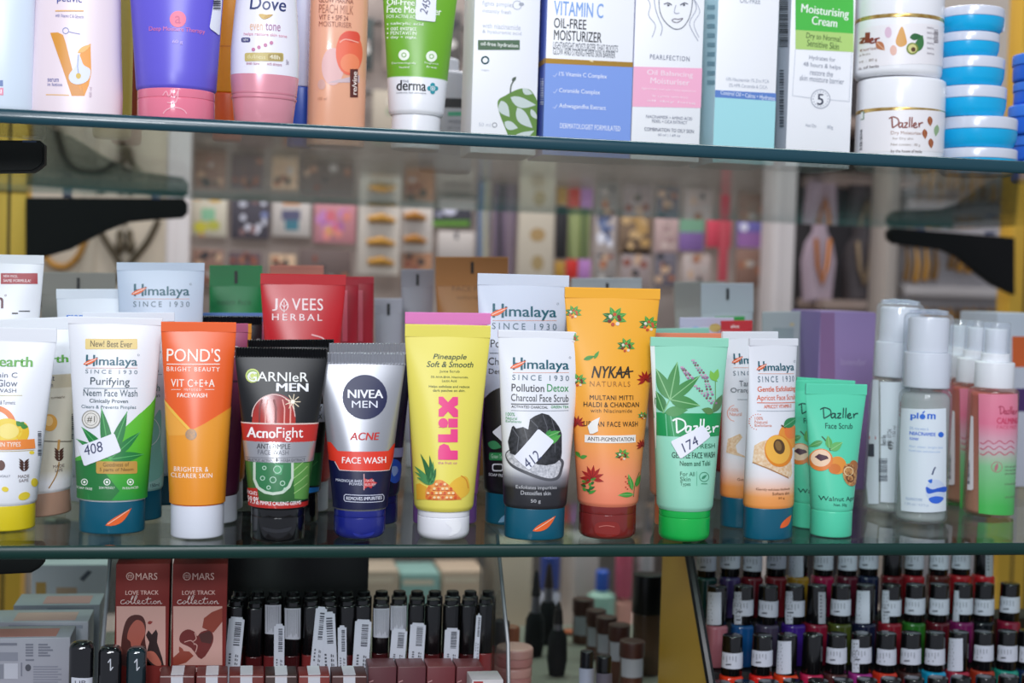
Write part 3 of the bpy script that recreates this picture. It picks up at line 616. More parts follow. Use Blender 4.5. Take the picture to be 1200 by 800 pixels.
# mint herb tube
mint = M('#97dcc0', 0.36)
r, L, C, d = tube('face_wash_tube', 'mint green herb face wash tube with bright green cap and handwritten 174 sticker', 801, 637, 61, 39, 808, 396, 95, 10, mint, M('#16b24b', 0.25), wb=67, capr=0.004)
A = Art(r, L)
A.poly([(755, 396), (767, 396), (769.5, 500), (771, 598), (755, 598)], '#e6efe9', L=3)
A.band(484, 511.5, '#0f9550', L=1); A.line([(780, 485), (782, 511)], 0.8, '#7fcfa4', L=2); A.line([(785.5, 485), (790, 511)], 0.8, '#7fcfa4', L=2)
for x, y, wd in ((769, 432, 15), (793.5, 424, 15), (820, 440, 13), (820, 475, 15)): A.leaf(785, 468, x, y, wd, '#3f8c45', L=4, vein='#8ac486')
A.leaf(778, 483, 769, 458, 13, '#357f41', L=3, vein='#7fbf7e'); A.leaf(779, 483, 806, 480, 12, '#4a9550', L=3); A.line([(777, 484), (785, 467)], 1.2, '#7cb77a', L=4)
for (x0, y0, x1, y1) in ((826, 442, 812, 422), (809, 443, 799, 430), (836, 472, 815, 452), (832, 462, 826, 440)):
    for i in range(8):
        t = i/7; x, y = x0+(x1-x0)*t, y0+(y1-y0)*t
        for sd in (-1, 1): A.ell(x+sd*(2.6-t*1.6), y, 1.7-t*0.6, 1.3, ('#9a6f92', '#c3a6bb', '#7d5a5a')[i % 3], L=5, n=8)
for x, y in ((832, 434), (841, 432), (838, 444)): A.leaf(837, 446, x, y, 7, '#7fc04e', L=5)
A.line([(838, 446), (838, 470), (834, 480)], 1.0, '#6a9a5c', L=5); A.leaf(836, 483, 822, 479, 8, '#5c8a4e', L=4); A.leaf(836, 483, 846, 462, 9, '#577c50', L=4)
A.script(DAZ, 788, 489, 841, 508.5, 1.9, '#f4fbf6', L=6)
A.text('TULSI FRESH', 790, 519.2, 837.3, 524.6, '#2f6d52', L=4); A.text('GENTLE FACE WASH', 787.4, 529, 837.3, 535.8, '#14402f', bold=0.02); A.text('Neem and Tulsi', 796.7, 539.4, 831.7, 545.2, '#1d5a40', bold=0.02)
for t, y0 in (('For All', 552.5), ('Skin', 558.5), ('Types', 564.5)): A.text(t, 797, y0, 797+(17 if t == 'For All' else 12), y0+(5 if t != 'Types' else 5.6), '#2f6d52')
A.line([(816.4, 552), (816.4, 569)], 0.6, '#5fae8e'); A.ring(825, 558.6, 5.4, 0.8, '#3f8f6c'); A.leaf(822, 561, 828, 556, 3, '#3f8f6c'); A.line([(821.5, 566.5), (828.5, 566.5)], 0.9, '#3f8f6c'); A.done()
sticker(r, L, [(786, 517), (823, 497.5), (832, 511), (797.5, 537.5)], '174', (808, 520), 20, 11, 30)
# apricot scrub tubes (turned aside)
ap = gradM([(0.012, '#f2923e'), (0.026, '#f5a45c'), (0.038, '#efe6e6'), (0.045, '#eceef4'), (0.12, '#eceef4')], 0.32)
r, L, C, d = tube('scrub_tube', 'white and orange apricot face scrub tube with teal cap, turned slightly aside', 899, 634, 63, 38, 906.5, 397, 69, 8, ap, TCAP, wb=65, cd_=0.8, yaw=20, flip=False)
A = Art(r, L)
herb_logo(A, 887, 423, 930, 436.8, 440.2, 447.2)
A.text('Gentle Exfoliating', 887.4, 452, 931.5, 460, '#e2622a', bold=0.02); A.text('Apricot Face Scrub', 886.5, 462, 931.5, 470, '#e2622a'); A.line([(887, 471.6), (932, 471)], 0.8, '#e2622a'); A.text('APRICOT VITAMIN E', 895, 473.6, 927, 477.8, '#e2622a', bold=0.01); A.line([(887, 481), (932, 480.6)], 0.5, '#a9b2ba')
A.text('100%', 884.5, 488, 894, 491.6, '#d77a58'); A.text('Natural', 884.5, 492.4, 899, 496, '#d77a58'); A.text('Exfoliants', 884.5, 496.6, 904, 499.6, '#d77a58')
for i in range(12): A.ell(888+9.5*cos(radians(100+i*17)), 494+9*sin(radians(100+i*17)), 0.6, 0.6, '#e06a4a', L=4, n=6)
A.poly([(882, 541), (884, 522), (892, 517), (900, 515), (920, 522), (927, 540), (928, 554), (926, 559), (918, 557), (905, 550)], noisyM('#e2b98a', '#f0d9bb', 600, 0.6), L=2); A.line([(882, 541.5), (905, 551), (924, 560)], 1.2, '#b98450', L=3)
A.ell(924, 511, 12, 15, '#f0993a', L=3); A.ell(926, 505, 7, 9, '#f2803a', L=4); A.leaf(918, 500, 934, 489, 11, '#2f8a4f', L=5, vein='#7cc08e'); A.line([(915, 498), (920, 501)], 1.8, '#5c4326', L=5)
A.ell(912, 528, 16, 19, '#e88a24', L=5, rot=-15); A.ell(911, 526.5, 14, 17, '#f6b84a', L=6, rot=-15); A.ell(912.5, 523, 6.4, 9, '#5b4024', L=7, rot=-15); A.ell(911.5, 522, 3.6, 6, '#8a6a3c', L=8, rot=-15)
A.text('Gently exfoliates blackheads', 886, 571, 925, 574.4, '#7a4a2a'); A.text('Softens skin', 905, 576, 924.5, 579.4, '#7a4a2a'); A.text('50 g', 912, 582, 919, 585, '#7a4a2a'); A.done()
A = Art(r, C, 'cap_emblem'); A.leaf(914, 618.5, 927, 603, 7, ORG, L=2, bend=0.06); A.done()
r, L, C, d = tube('scrub_tube', 'white and orange peel face wash tube behind the apricot scrub, mostly hidden', 873, 620, 64, 36, 879, 389, 77, 8, ap, TCAP, wb=66, cd_=0.8, yaw=18, flip=False)
A = Art(r, L); herb_logo(A, 858, 414, 905, 429, 434, 439.4); A.text('Tan Removal', 866, 445.5, 904, 452, '#4a5560'); A.text('Orange', 856, 454, 882, 461.4, '#4a5560'); A.line([(864, 468), (904, 467)], 0.6, '#8a939c'); A.text('100%', 855, 478, 865, 482, '#d77a58'); A.text('Natural', 855, 483, 869, 487, '#d77a58'); A.ring(862, 484, 9.5, 0.7, '#e9a08a', a0=100, a1=260)
A.poly([(851, 530), (853, 514), (867, 508), (870, 512), (862, 522), (864, 530), (880, 538)], noisyM('#d9b184', '#ead3b4', 600, 0.6), L=2); A.text('Gently', 864, 560, 876, 564, '#7a4a2a'); A.done()
# mint walnut scrub tubes
mg = M('#5fd8b0', 0.33)
def walnut(A):
    dk = '#1d4a44'
    A.script(DAZ, 961, 476.5, 1005, 491, 1.3, dk); A.text('Face Scrub', 967, 495.4, 998.8, 502, dk)
    A.line([(973, 528), (970, 519), (963, 511)], 1.3, '#3d5a3a', sm=3); A.line([(970, 520), (965, 513)], 1.0, '#3d5a3a'); A.leaf(964, 517, 948, 523, 7, '#4a9a52', L=4, vein='#7fc07a'); A.leaf(972, 525, 970, 510, 8, '#5fae58', L=4, vein='#9ad08c'); A.leaf(973, 527, 987, 518, 10, '#6cba68', L=4, vein='#9ad08c')
    A.ell(981, 545, 10.5, 10.5, '#e9973c', L=3); A.ell(978, 549, 7, 6, '#d97a34', L=4); A.ell(962, 538.5, 14, 13, '#e8843a', L=4); A.ell(962, 536.5, 11.5, 10, '#f5d2b0', L=5); A.poly([(955, 535), (960, 531.5), (969, 534), (971, 537), (962, 540)], '#4b2638', L=6)
    A.ell(996, 556, 8.6, 13.5, noisyM('#8a4f28', '#d8a366', 500, 0.5), L=5, rot=-12); A.ring(994, 552, 5, 1.2, '#f0d3a0', L=6); A.ring(996, 560, 4, 1.2, '#5a2f16', L=6); A.ell(1000, 546, 5, 7, '#b5703a', L=4)
    A.text('Walnut Apricot', 959, 579.4, 1009, 586.4, dk); A.text('Net. 50g', 977, 589.6, 992, 593.6, dk)
r, L, C, d = tube('scrub_tube', 'small mint green walnut scrub tube standing nearest the glass edge', 973, 631, 49, 31, 980, 450, 76, 12, mg, M('#57d6ac', 0.3), wb=50, flip=False, seg=64)
A = Art(r, L); walnut(A); A.done(); WAL = (r, d)
m4 = d['M4']
dd = Vector((0.003, 0.031, 0))
r2 = dup(r, Matrix.Translation(Vector((0.0, 0.0315, 0.0))) @ m4 @ Matrix.Rotation(radians(-1.0), 4, 'Y'), 'small mint green walnut scrub tube directly behind the nearest mint one', 'face care tubes on the glass shelf')
B = on_y(957, 606, d['Y']+0.042)
dup(r, Matrix.Translation((base_pt(955, d['Y']+0.044, 0).x-0.0005, d['Y']+0.044, 0.0005)) @ Matrix.Rotation(radians(2.5), 4, 'Y'), 'small mint green walnut scrub tube half hidden behind the apricot scrub', 'face care tubes on the glass shelf')
# ------------------------------------------------------------------ second and further rows on the lower glass
GR = 'face care tubes on the glass shelf'
pale = M('#dfe4ef', 0.34)
# yellow-capped vitamin tube at the end
r, L, C, d = tube('face_wash_tube', 'white vitamin C glow face wash tube with lemon print and yellow cap', 1, 624, 78, 31, 4, 384, 120, 16, wht, M('#e6cf22', 0.3), wb=82, flip=False, cd_=0.9)
A = Art(r, L); bk = '#33405c'
A.text('mama', -48, 418.5, -2, 429, '#2a86d8', bold=0.05); A.text('earth', -1, 417.5, 38.5, 429.5, '#5aa83a', bold=0.05)
A.text('Vitamin C', -24, 436, 20.5, 442, bk); A.text('Skin Glow', -24, 444.5, 20.5, 452.5, bk); A.text('FACE WASH', -24, 455, 19, 459.4, bk); A.line([(-30, 463), (26, 463)], 0.6, '#c9b96a'); A.text('Vitamin C & Turmeric', -16, 469, 18, 473.5, '#5a6076')
A.ring(-6, 500, 22, 6, '#f58a4a', L=2, a0=-80, a1=20); A.ell(8, 504, 18, 14, '#f2d33a', L=3); A.ell(10, 505, 12, 9, '#f7e27a', L=4); A.ell(26, 506, 8, 12, '#eec02a', L=3)
for x, y in ((19, 493), (28, 494), (33, 500)): A.leaf(24, 499, x, y, 6, '#3f8c3a', L=5)
A.poly([(-40, 515), (40, 514), (41, 525), (-40, 526)], '#f08a3a', L=6); A.text('ALL SKIN TYPES', -18, 517.5, 24, 523, '#fbeede', L=8, bold=0.02); A.line([(-36, 528), (40, 527)], 0.6, '#b9a24a')
A.ell(1, 545, 5, 6, '#5a3226', L=3); A.text('DERMATOLOGICALLY', -22, 556, 12, 558.6, '#555b70')
for i in range(4): A.leaf(28, 552-i*3, 22, 546-i*3, 2.6, '#4a2c22'); A.leaf(28, 552-i*3, 34, 546-i*3, 2.6, '#4a2c22')
A.text('MADE', 21, 556, 34, 559.6, '#6a5a5a'); A.text('SAFE', 22, 561, 33, 564.4, '#6a5a5a')
for x, y, a, c, q in ((6, 573, 4, 3, 10), (28, 581, 7, 4.5, -20), (40, 565, 4, 5, 0), (-14, 580, 6, 4, 10), (37, 530, 3, 2, 0)): A.ell(x, y, a, c, '#ecd33c', L=3, rot=q)
A.barcode(44, 505, 48, 535, '#444a58', vert=True, n=14); A.done()
r, L, C, d = tube('face_wash_tube', 'white face wash tube with beige lower half and brown cap, second from the yellow-capped one', 42, 607, 80, 28, 30, 376, 116, 14, gradM([(0.02, '#e8e6ea'), (0.027, '#cfc6b4'), (0.075, '#d6cdba'), (0.0755, '#c4b79c'), (0.083, '#c4b79c'), (0.0835, '#e9ecf2'), (0.12, '#e9ecf2')], 0.34), M('#a98672', 0.3), wb=84, flip=False, cd_=0.85, Y=0.098)
A = Art(r, L); A.text('mamaearth', 0, 417, 80, 426, '#5aa83a', bold=0.05); A.text('Radiant', 40, 440, 64, 446.5, bk); A.text('face wash', 40, 449, 62, 454, bk); A.text('with turmeric', 50, 464, 76, 467, '#6a5a4a')
A.ell(58, 495, 9, 10, '#d99a3a', L=3); A.ell(57, 493, 5, 6, '#eec07a', L=4)
for i in range(4): A.leaf(69, 540-i*3.2, 63.5, 534-i*3.2, 2.8, '#4a2c22'); A.leaf(69, 540-i*3.2, 74.5, 534-i*3.2, 2.8, '#4a2c22')
A.text('MADE', 62, 544, 75, 547.6, '#6a5a5a'); A.text('SAFE', 64, 549, 73, 552.4, '#6a5a5a'); A.line([(69, 541), (66, 556), (57, 572)], 1.2, '#a47a3a', sm=3); A.line([(69, 515), (68, 527)], 2.5, '#b98a4a'); A.line([(50, 516.5), (84, 516.5)], 1.0, '#5c5246'); A.barcode(83.5, 485, 86.5, 515, '#3a3f4a', vert=True, n=13); A.done()
r, L, C, d = tube('face_wash_tube', 'tall white tube with a small maroon flash reading new pack', -10, 600, 76, 30, -10, 299, 118, 10, wht, M('#e3e6ee', 0.3), Y=0.135, flip=False)
A = Art(r, L); A.rect(1, 320, 44, 332.6, '#a92431', L=3); A.text('NEW PACK,', 4, 322, 21, 325.4, '#f6e3e4', bold=0.02); A.text('SAME FORMULA!', 4, 327, 36, 330.4, '#f6e3e4', bold=0.02); A.text('serum', -50, 348, 4, 361, '#5a2030', bold=0.03); A.ring(6.5, 346, 1, 0.4, '#5a2030', n=8)
A.line([(14, 367), (21, 367)], 1.6, '#22242a'); A.line([(22, 364.5), (35, 364.5)], 1.2, '#22242a'); A.done()
r, L, C, d = tube('face_wash_tube', 'white tube with small blue lettering between the neem and maroon-flash tubes', 118, 600, 76, 30, 115, 340, 94, 11, pale, M('#e3e6ee', 0.3), Y=0.165, flip=False)
A = Art(r, L); A.text('mama', 78, 369, 107, 376.5, '#2a78d8', bold=0.05); A.text('earth', 108, 368.6, 138, 377, '#5aa83a', bold=0.05); A.done()
r, L, C, d = tube('face_wash_tube', 'grey-white hanging-slot tube far behind the blue-lettered white tube', 92, 590, 76, 30, 92, 320, 84, 26, M('#a9a59c', 0.45), M('#c9c6be', 0.4), Y=0.30, flip=False, hole=True)
ag = gradM([(0.02, '#a5dcd2'), (0.055, '#bfe3de'), (0.075, '#dfe6ee'), (0.13, '#e3e7f0')], 0.34)
r, L, C, d = tube('face_wash_tube', 'pale aqua face wash tube with teal cap tucked behind the neem tube', 152, 613, 74, 36, 151, 367, 104, 10, ag, TCAP, wb=78, cd_=0.82, flip=False)
A = Art(r, L); herb_logo(A, 118, 412, 186, 428, 432, 437); A.text('Face Wash', 144, 450, 187, 458.5, '#2f8a80'); A.line([(120, 438.6), (190, 438.6)], 0.6, '#8aa0aa'); A.text('for oily skin', 152, 461, 187, 467, '#4c6470'); A.poly(smooth_pts([(120, 520), (150, 505), (175, 496), (188, 480), (188, 520), (186, 560), (120, 570)], 4, True), '#86cdbc', L=1); A.ring(168, 505, 19, 0.8, '#e4f4f0', L=3); A.text('150ml', 176, 566, 186, 570, '#2c4d55'); A.done()
r, L, C, d = tube('face_wash_tube', 'tall pale blue-white tube with a herbal logo rising behind the neem tube', 190, 600, 76, 36, 188.5, 309, 100, 9, M('#c9d6ea', 0.34), TCAP, Y=0.15, cd_=0.82, flip=False)
A = Art(r, L); herb_logo(A, 155, 332.5, 222, 349.5, 353, 359.4); A.done()
# behind the orange tube
r, L, C, d = tube('face_wash_tube', 'maroon pink face wash tube standing behind the orange one', 248, 616, 60, 34, 247, 380, 86, 10, gradM([(0.03, '#5a2440'), (0.08, '#6e2c4c'), (0.13, '#b8587c')], 0.3), M('#dfe3ee', 0.42), flip=False)
A = Art(r, L); A.text("POND'S", 212, 405, 280, 419, '#f3dfe4'); A.ring(284, 415, 5, 1, '#3a1428'); A.line([(205, 446), (290, 446)], 2, '#401a30'); A.done()
r, L, C, d = tube('face_wash_tube', 'golden orange face wash tube, third back from the orange one', 254, 605, 60, 34, 252, 381, 84, 10, M('#dd8a26', 0.3), M('#dfe3ee', 0.42), Y=0.125, flip=False)
r, L, C, d = tube('face_wash_tube', 'black ribbed tube peeping out above the orange tube', 268, 598, 60, 34, 269, 371, 76, 10, M('#1b1c22', 0.3), M('#121216', 0.3), Y=0.165, flip=False, ridge=30)
A = Art(r, L); A.text('F  P  R  E', 276, 397, 304, 403, '#d9dbe2', bold=0.03); A.done()
r, L, C, d = tube('face_wash_tube', 'blue and pink shaded tube just behind the black ribbed tube', 272, 590, 60, 34, 272, 367.5, 82, 10, M('#5f7fc0', 0.35), M('#c9ccd8', 0.3), Y=0.203, flip=False)
A = Art(r, L); A.poly([(290, 372), (315, 372), (315, 420), (292, 420)], '#c9698c', L=2); A.done()
r, L, C, d = tube('face_wash_tube', 'plain bright green tube with a hanging slot', 277, 590, 60, 34, 276.5, 312, 61, 24, M('#118a48', 0.4), M('#0f7a40', 0.4), Y=0.255, flip=False, hole=True)
A = Art(r, L); A.text('neem face', 255, 350, 294, 357, '#0f6b38'); A.done()
r, L, C, d = tube('face_wash_tube', 'coral pink tube behind the red herbal tube, only its top showing', 348, 590, 62, 34, 348, 312, 62, 14, M('#e08a78', 0.4), M('#d9d2d0', 0.3), Y=0.30, flip=False)
redm = M('#c9242c', 0.3)
r, L, C, d = tube('face_wash_tube', 'glossy red herbal face wash tube with white leaf lettering', 353, 608, 62, 36, 355.5, 322, 99, 12, redm, M('#c4c6ce', 0.3), Y=0.122, flip=False, wb=66)
A = Art(r, L); W = '#fbe6e6'; A.text('J', 319, 349.5, 325.5, 364, W); A.text('VEES', 342, 349.5, 378.5, 363.5, W, bold=0.015, track=1.1); A.leaf(333, 365, 333, 349, 10.5, W, L=3); A.leaf(333, 364, 333, 351, 7.5, '#c9242c', L=5); A.line([(333, 366), (333, 353)], 0.9, W, L=7); A.line([(329.5, 356), (333, 360), (336.5, 356)], 0.8, W, L=7); A.text('HERBAL', 319, 367.6, 377.5, 375.4, W, track=1.4, bold=0.01); A.line([(365, 392), (378, 396), (385, 404)], 1.6, '#f0b8b8', sm=3); A.done()
for i, (tx, wt, Y, lb) in enumerate(((391, 58, 0.175, 'dark red tube nearer of the two just behind the red herbal tube'), (409, 58, 0.215, 'dark red tube farther of the two behind the red herbal tube'))):
    r, L, C, d = tube('face_wash_tube', lb, tx, 590, 52, 34, tx, 327-2*i, wt, 8, M('#a81a2c', 0.32), M('#b9bcc6', 0.3), Y=Y, flip=False)
    A = Art(r, L); A.rect(tx+10, 340, tx+16, 400, '#d9566a', L=2); A.done()
# second ribbed tubes
r, L, C, d = tube('face_wash_tube', 'second black ribbed men\'s tube standing behind the acne one', 342, 616, 62, 36, 341, 399, 100, 9, gb, M('#0a0a0c', 0.14, 0, 0.5), ridge=34, wb=68)
A = Art(r, L); A.rect(352, 473, 381, 494, '#cfd5e6', L=3); A.text('OILY', 362, 476, 377, 482, '#1c1f2a', L=5, bold=0.03); A.text('DETOX', 356, 485, 377, 491, '#1c1f2a', L=5, bold=0.03); A.poly([(340, 530), (376, 530), (374, 568), (340, 568)], '#23693a', L=2); A.poly([(340, 570), (374, 570), (373, 580), (340, 580)], '#2a7fd0', L=2); A.line([(350, 560), (372, 540)], 1, '#4a9a58'); A.done()
r, L, C, d = tube('face_wash_tube', 'second silver ribbed men\'s tube with dark body behind the acne one', 434, 617, 64, 34, 435, 403, 98, 12, M('#1a2038', 0.28), M('#141c58', 0.25), ridge=26, wb=68, crimp=sil, cd_=0.9)
A = Art(r, L); A.rect(440, 524, 474, 535, '#aab4dc', L=3); A.poly(smooth_pts([(455, 540), (464, 538), (470, 545), (470, 558), (463, 566), (455, 560)], 4, True), '#2a5fd0', L=3); A.poly(smooth_pts([(458, 548), (464, 546), (466, 552), (461, 558)], 3, True), '#9ab8f0', L=4); A.done()
r, L, C, d = tube('scrub_tube', 'bubblegum pink tube standing close behind the yellow pineapple scrub', 521, 617, 76, 34, 525, 367, 101, 13, gradM([(0.03, '#b06ab8'), (0.09, '#b974bc'), (0.125, '#ea86c6')], 0.36), M('#8a5aa8', 0.32), wb=79, flip=False, cd_=0.72)
# larger charcoal tube
r, L, C, d = tube('face_wash_tube', 'larger white and black charcoal face wash tube behind the scrub with the 412 sticker', 606, 617, 78, 38, 613.5, 322, 109, 13, gradM([(0.0, '#18181b'), (0.066, '#1b1b1f'), (0.073, '#c3cde2'), (0.15, '#d6deee')], 0.3), TCAP, wb=83, cd_=0.82, flip=False)
A = Art(r, L); herb_logo(A, 575, 355.5, 652, 375, 378.5, 386); A.text('Pollution', 575, 398, 615, 407, '#1f242c', bold=0.012); A.line([(574, 413.5), (652, 413.5)], 0.7, '#5a6470'); A.text('Charcoal', 572.5, 419, 610, 427.5, '#2c3038'); A.text('Detox', 573, 432, 596, 438, '#2c3038')
A.poly(smooth_pts([(562, 478), (572, 462), (586, 454), (604, 450), (630, 460), (640, 500), (562, 500)], 4, True), '#17171a', L=2); A.leaf(572, 519, 588, 524, 10, '#3c8f5c', L=3); A.rect(573.5, 530, 600, 539, '#2e8a50', L=3, r=2); A.text('Green Tea', 576, 532, 590, 537, '#bfe3c9', L=5)
A.rect(577, 543, 590, 552, '#d6d8e0', L=3, r=2.5); A.rect(578.4, 544.4, 588.6, 550.6, '#17171a', L=4, r=2); A.text('SOAP FREE', 573, 554.5, 592, 558, '#d6d8e0', bold=0.02); A.done()
sticker(r, L, [(588, 497), (600, 500), (598, 526), (577, 506)], None, None, 0, 0, 0)
A = Art(r, C, 'cap_emblem'); A.leaf(584, 612, 606, 598, 7, '#7aa8c8', L=2); A.done()
# around the mint herb tube
r, L, C, d = tube('face_wash_tube', 'peach coral tube close behind the mint herb tube', 797, 620, 62, 38, 801, 391, 92, 8, gradM([(0.02, '#e08a66'), (0.07, '#dca08a'), (0.13, '#e8835e')], 0.36), M('#e8743a', 0.3), wb=74, flip=False)
r, L, C, d = tube('face_wash_tube', 'soft mint grey tube behind the peach coral one', 797, 612, 60, 36, 796, 386, 72, 8, M('#8fc8b4', 0.4), M('#2f8a5a', 0.3), Y=0.14, flip=False)
r, L, C, d = tube('face_wash_tube', 'lavender white tube with rainbow top edge behind the mint tubes', 826, 600, 60, 34, 828, 373, 66, 10, M('#c9c4de', 0.4), M('#c9ccd8', 0.3), Y=0.19, flip=False)
A = Art(r, L); A.ell(838, 384, 7, 5, '#c9b06a', L=2); A.ell(815, 386, 5, 4, '#a8b8e0', L=2); A.done()
r, L, C, d = tube('face_wash_tube', 'red topped tube behind the orange peel tube', 864, 600, 56, 34, 863, 377, 38, 10, M('#c83038', 0.35), M('#c9ccd8', 0.3), Y=0.175, flip=False)
A = Art(r, L); A.text('aloe', 856, 380, 866, 384, '#f6dcdc', bold=0.04); A.done()
r, L, C, d = tube('face_wash_tube', 'green topped tube behind the red topped one', 855, 600, 50, 34, 855, 372, 36, 10, M('#3a9a48', 0.35), M('#c9ccd8', 0.3), Y=0.235, flip=False)
# back row, blurred
def back(name, lb, tx, ty, wt, ht, col, Y, hole, cap='#c4c4c8', wc=None):
    return tube(name, lb, tx, 590, wc or wt*0.72, 30, tx, ty, wt, ht, M(col, 0.45), M(cap, 0.35), Y=Y, flip=False, hole=hole, seg=40)
r, L, C, d = back('face_pack_pouch', 'kraft brown tube with a hanging slot behind the pink-topped yellow scrub', 553, 302, 86, 34, '#b9783e', 0.30, True, '#9a6a3a')
A = Art(r, L); A.text('FACE PACK', 530, 335, 580, 341, '#8a5426'); A.text('WITH NIACIN', 535, 347, 575, 351, '#8a5426'); A.done()
back('face_wash_tube', 'grey lavender tube with a slot, taller of the two by the kraft tube', 489, 316, 38, 20, '#a5a2b0', 0.34, True)
back('face_wash_tube', 'grey lavender tube with a slot, shorter of the two by the kraft tube', 455, 350, 32, 18, '#b3aebc', 0.30, True)
back('face_wash_tube', 'white slotted tube with wide seal behind the marigold tube', 711, 327, 84, 28, '#c9cad0', 0.30, True)
back('face_wash_tube', 'off-white tube with wide seal beside the slotted one', 820, 331, 62, 30, '#b9b4ae', 0.37, False)
r, L, C, d = back('face_wash_tube', 'pale grey slotted tube standing behind the lavender white tube', 852, 333, 64, 34, '#c6cad4', 0.285, True)
r, L, C, d = back('face_wash_tube', 'silver grey tube between the apricot scrub and the purple carton', 918, 366, 52, 24, '#b3b6ba', 0.26, False)
A = Art(r, L); A.rect(906, 384, 930, 440, '#9aa3a8', L=2); A.ell(928, 380, 3, 2.4, '#c9b89a', L=3); A.done()
back('face_wash_tube', 'slim white tube behind the kraft tube and large charcoal tube', 610, 330, 60, 14, '#c6c2bc', 0.40, False)

def carton(name, lb, x0, x1, y0, y1, Y, col, side=None, dep=0.05, z0=0.0, cat='box', group=None, base_y=None, yaw=0, bev=0.0006, r=0.4, flaps=True):
    """a carton whose front spans x0..x1 and y0..y1 in the plane y = Y"""
    zb = z0; a = on_y(x0, (y0+y1)/2, Y); b = on_y(x1, (y0+y1)/2, Y); t = on_y((x0+x1)/2, y0, Y); w = (b.x-a.x)/2; h = t.z-zb
    root = thing(name, lb, cat, Matrix.Translation(((a.x+b.x)/2, Y, zb+0.0003)) @ Matrix.Rotation(radians(yaw), 4, 'Z'), group)
    bm = bmesh.new(); bm_box(bm, -w, 0, 0, w, dep, h, bev, 2); bm.normal_update()
    mats = [col if not isinstance(col, str) else M(col, r)]
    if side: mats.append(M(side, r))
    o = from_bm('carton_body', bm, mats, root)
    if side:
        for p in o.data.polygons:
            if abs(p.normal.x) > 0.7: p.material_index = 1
    if flaps:   # tuck flap seam on top
        box('tuck_flap', mats[0], root, -w*0.96, 0.0008, h, w*0.96, dep*0.96, h+0.0005, 0.0002)
    return root, Flat(w, 0.0, None, h-0.0004), dict(w=w, h=h, side=Flat(dep/2, 0.0, Matrix.Translation((-w, dep/2, 0)) @ Matrix.Rotation(radians(-90), 4, 'Z'), h-0.0004))
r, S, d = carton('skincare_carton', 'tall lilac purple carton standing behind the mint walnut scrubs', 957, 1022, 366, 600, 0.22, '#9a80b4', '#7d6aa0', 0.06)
A = Art(r, S); A.rect(957, 366, 978, 600, '#8f6a98', L=1); A.text('lavender', 985, 420, 1015, 428, '#b9a4cc'); A.done()

# ------------------------------------------------------------------ spray bottles
def stand(name, lb, cx, by, wc, tx, ty, cat='bottle', group=None, Y=None, yaw=0, z0=0.0, ratio=1.0):
    if Y is None:
        P = on_z(cx, by, z0); s = mpp(P); b = wc*s/2*ratio; Y = P.y+b; k = (P.x-CAM.x)/(P.y-CAM.y); B = Vector((P.x+k*b, Y, z0))
    else: B = base_pt(cx, Y, z0); s = mpp(B)
    T = on_y(tx, ty, Y); lean = atan2(T.x-B.x, T.z-B.z); H = (T-B).length
    B.z += abs(sin(lean))*wc*s/2+0.0002
    root = thing(name, lb, cat, Matrix.Translation(B) @ Matrix.Rotation(lean, 4, 'Y') @ Matrix.Rotation(radians(yaw), 4, 'Z'), group)
    return root, s, H, Y
clear_pl = clearM('#f6f8f9', 0.9, 0.04, 0.08, '#eef2f4'); clear_cap = clearM('#f8fafd', 1.0, 0.06, 0.16, '#eef2fa')
whp = M('#f0f2f7', 0.35)
def plum(lb, cx, by, tx, ty, wc, Y=None, yaw=0, rear=False):
    r, s, H, Y = stand('spray_bottle', lb, cx, by, wc, tx, ty, group='clear toner bottles with overcaps', Y=Y)
    a = wc*s/2; zb = H*0.63
    Loft(rounded(0, zb, a, a, 0.004, 0.006)+[(zb+0.002, a*0.7, a*0.7, 2)]).build('clear_bottle', clear_pl, r)
    Loft(rounded(0.0015, zb*0.97, a*0.9, a*0.9, 0.003, 0.005)).build('toner_fill', clearM('#f2f5f4', 0.3, 0.1, 0.42, '#e3e9e6'), r)
    Loft(rounded(zb+0.0005, H*0.80, a*0.86, a*0.86, 0.001, 0.001)).build('pump_collar', whp, r)
    Loft(rounded(H*0.80, H*0.965, a*0.76, a*0.76, 0.001, 0.002)).build('pump_head', whp, r)
    Loft(rounded(H*0.632, H*0.985, a*0.93, a*0.93, 0.0008, 0.004)).build('clear_overcap', clear_cap, r)
    bm = bmesh.new(); rd = random.Random(4)
    for i in range(6): bm_tube(bm, [(a*0.8*cos(i), a*0.8*sin(i), H*0.985), (a*0.3*cos(i+0.4), a*0.3*sin(i+0.4), H*(0.99+0.01*rd.random())), (a*0.7*cos(i+2.5), a*0.7*sin(i+2.5), H*0.986)], 0.0016, 6)
    from_bm('shrink_wrap', bm, clear_cap, r)
    return r, Loft([(0, a, a, 2), (H, a, a, 2)]), s, H
r, L, s, H = plum('clear niacinamide toner bottle with white label, nearest of the pump bottles', 1078, 616, 1089, 363, 62)
A = Art(r, L, 'bottle_label', base=4e-4); bl = '#2f6fd8'
A.rect(1056.5, 478, 1108, 598, '#e3ecf4', L=1); A.text('pl', 1067.6, 483, 1076.5, 492.5, bl, bold=0.05); A.text('m', 1086.5, 484.8, 1096, 490.8, bl, bold=0.05); A.ell(1081.2, 488, 3.3, 3.2, bl, L=4); A.leaf(1081, 484.6, 1084, 481, 2, bl)
A.text('2% rice water &', 1066.5, 500.4, 1088, 503.4, '#8fb0dc'); A.text('NIACINAMIDE', 1066.4, 505.8, 1096, 510, bl, bold=0.04); A.ell(1102, 509, 3.2, 3.2, bl, L=4); A.text('toner', 1066.4, 512, 1077, 515.4, bl, bold=0.02); A.text('for clear, bright skin', 1066, 522, 1104, 525, '#9fbce0'); A.text('hydrates and evens tone', 1066, 527, 1101, 530, '#9fbce0')
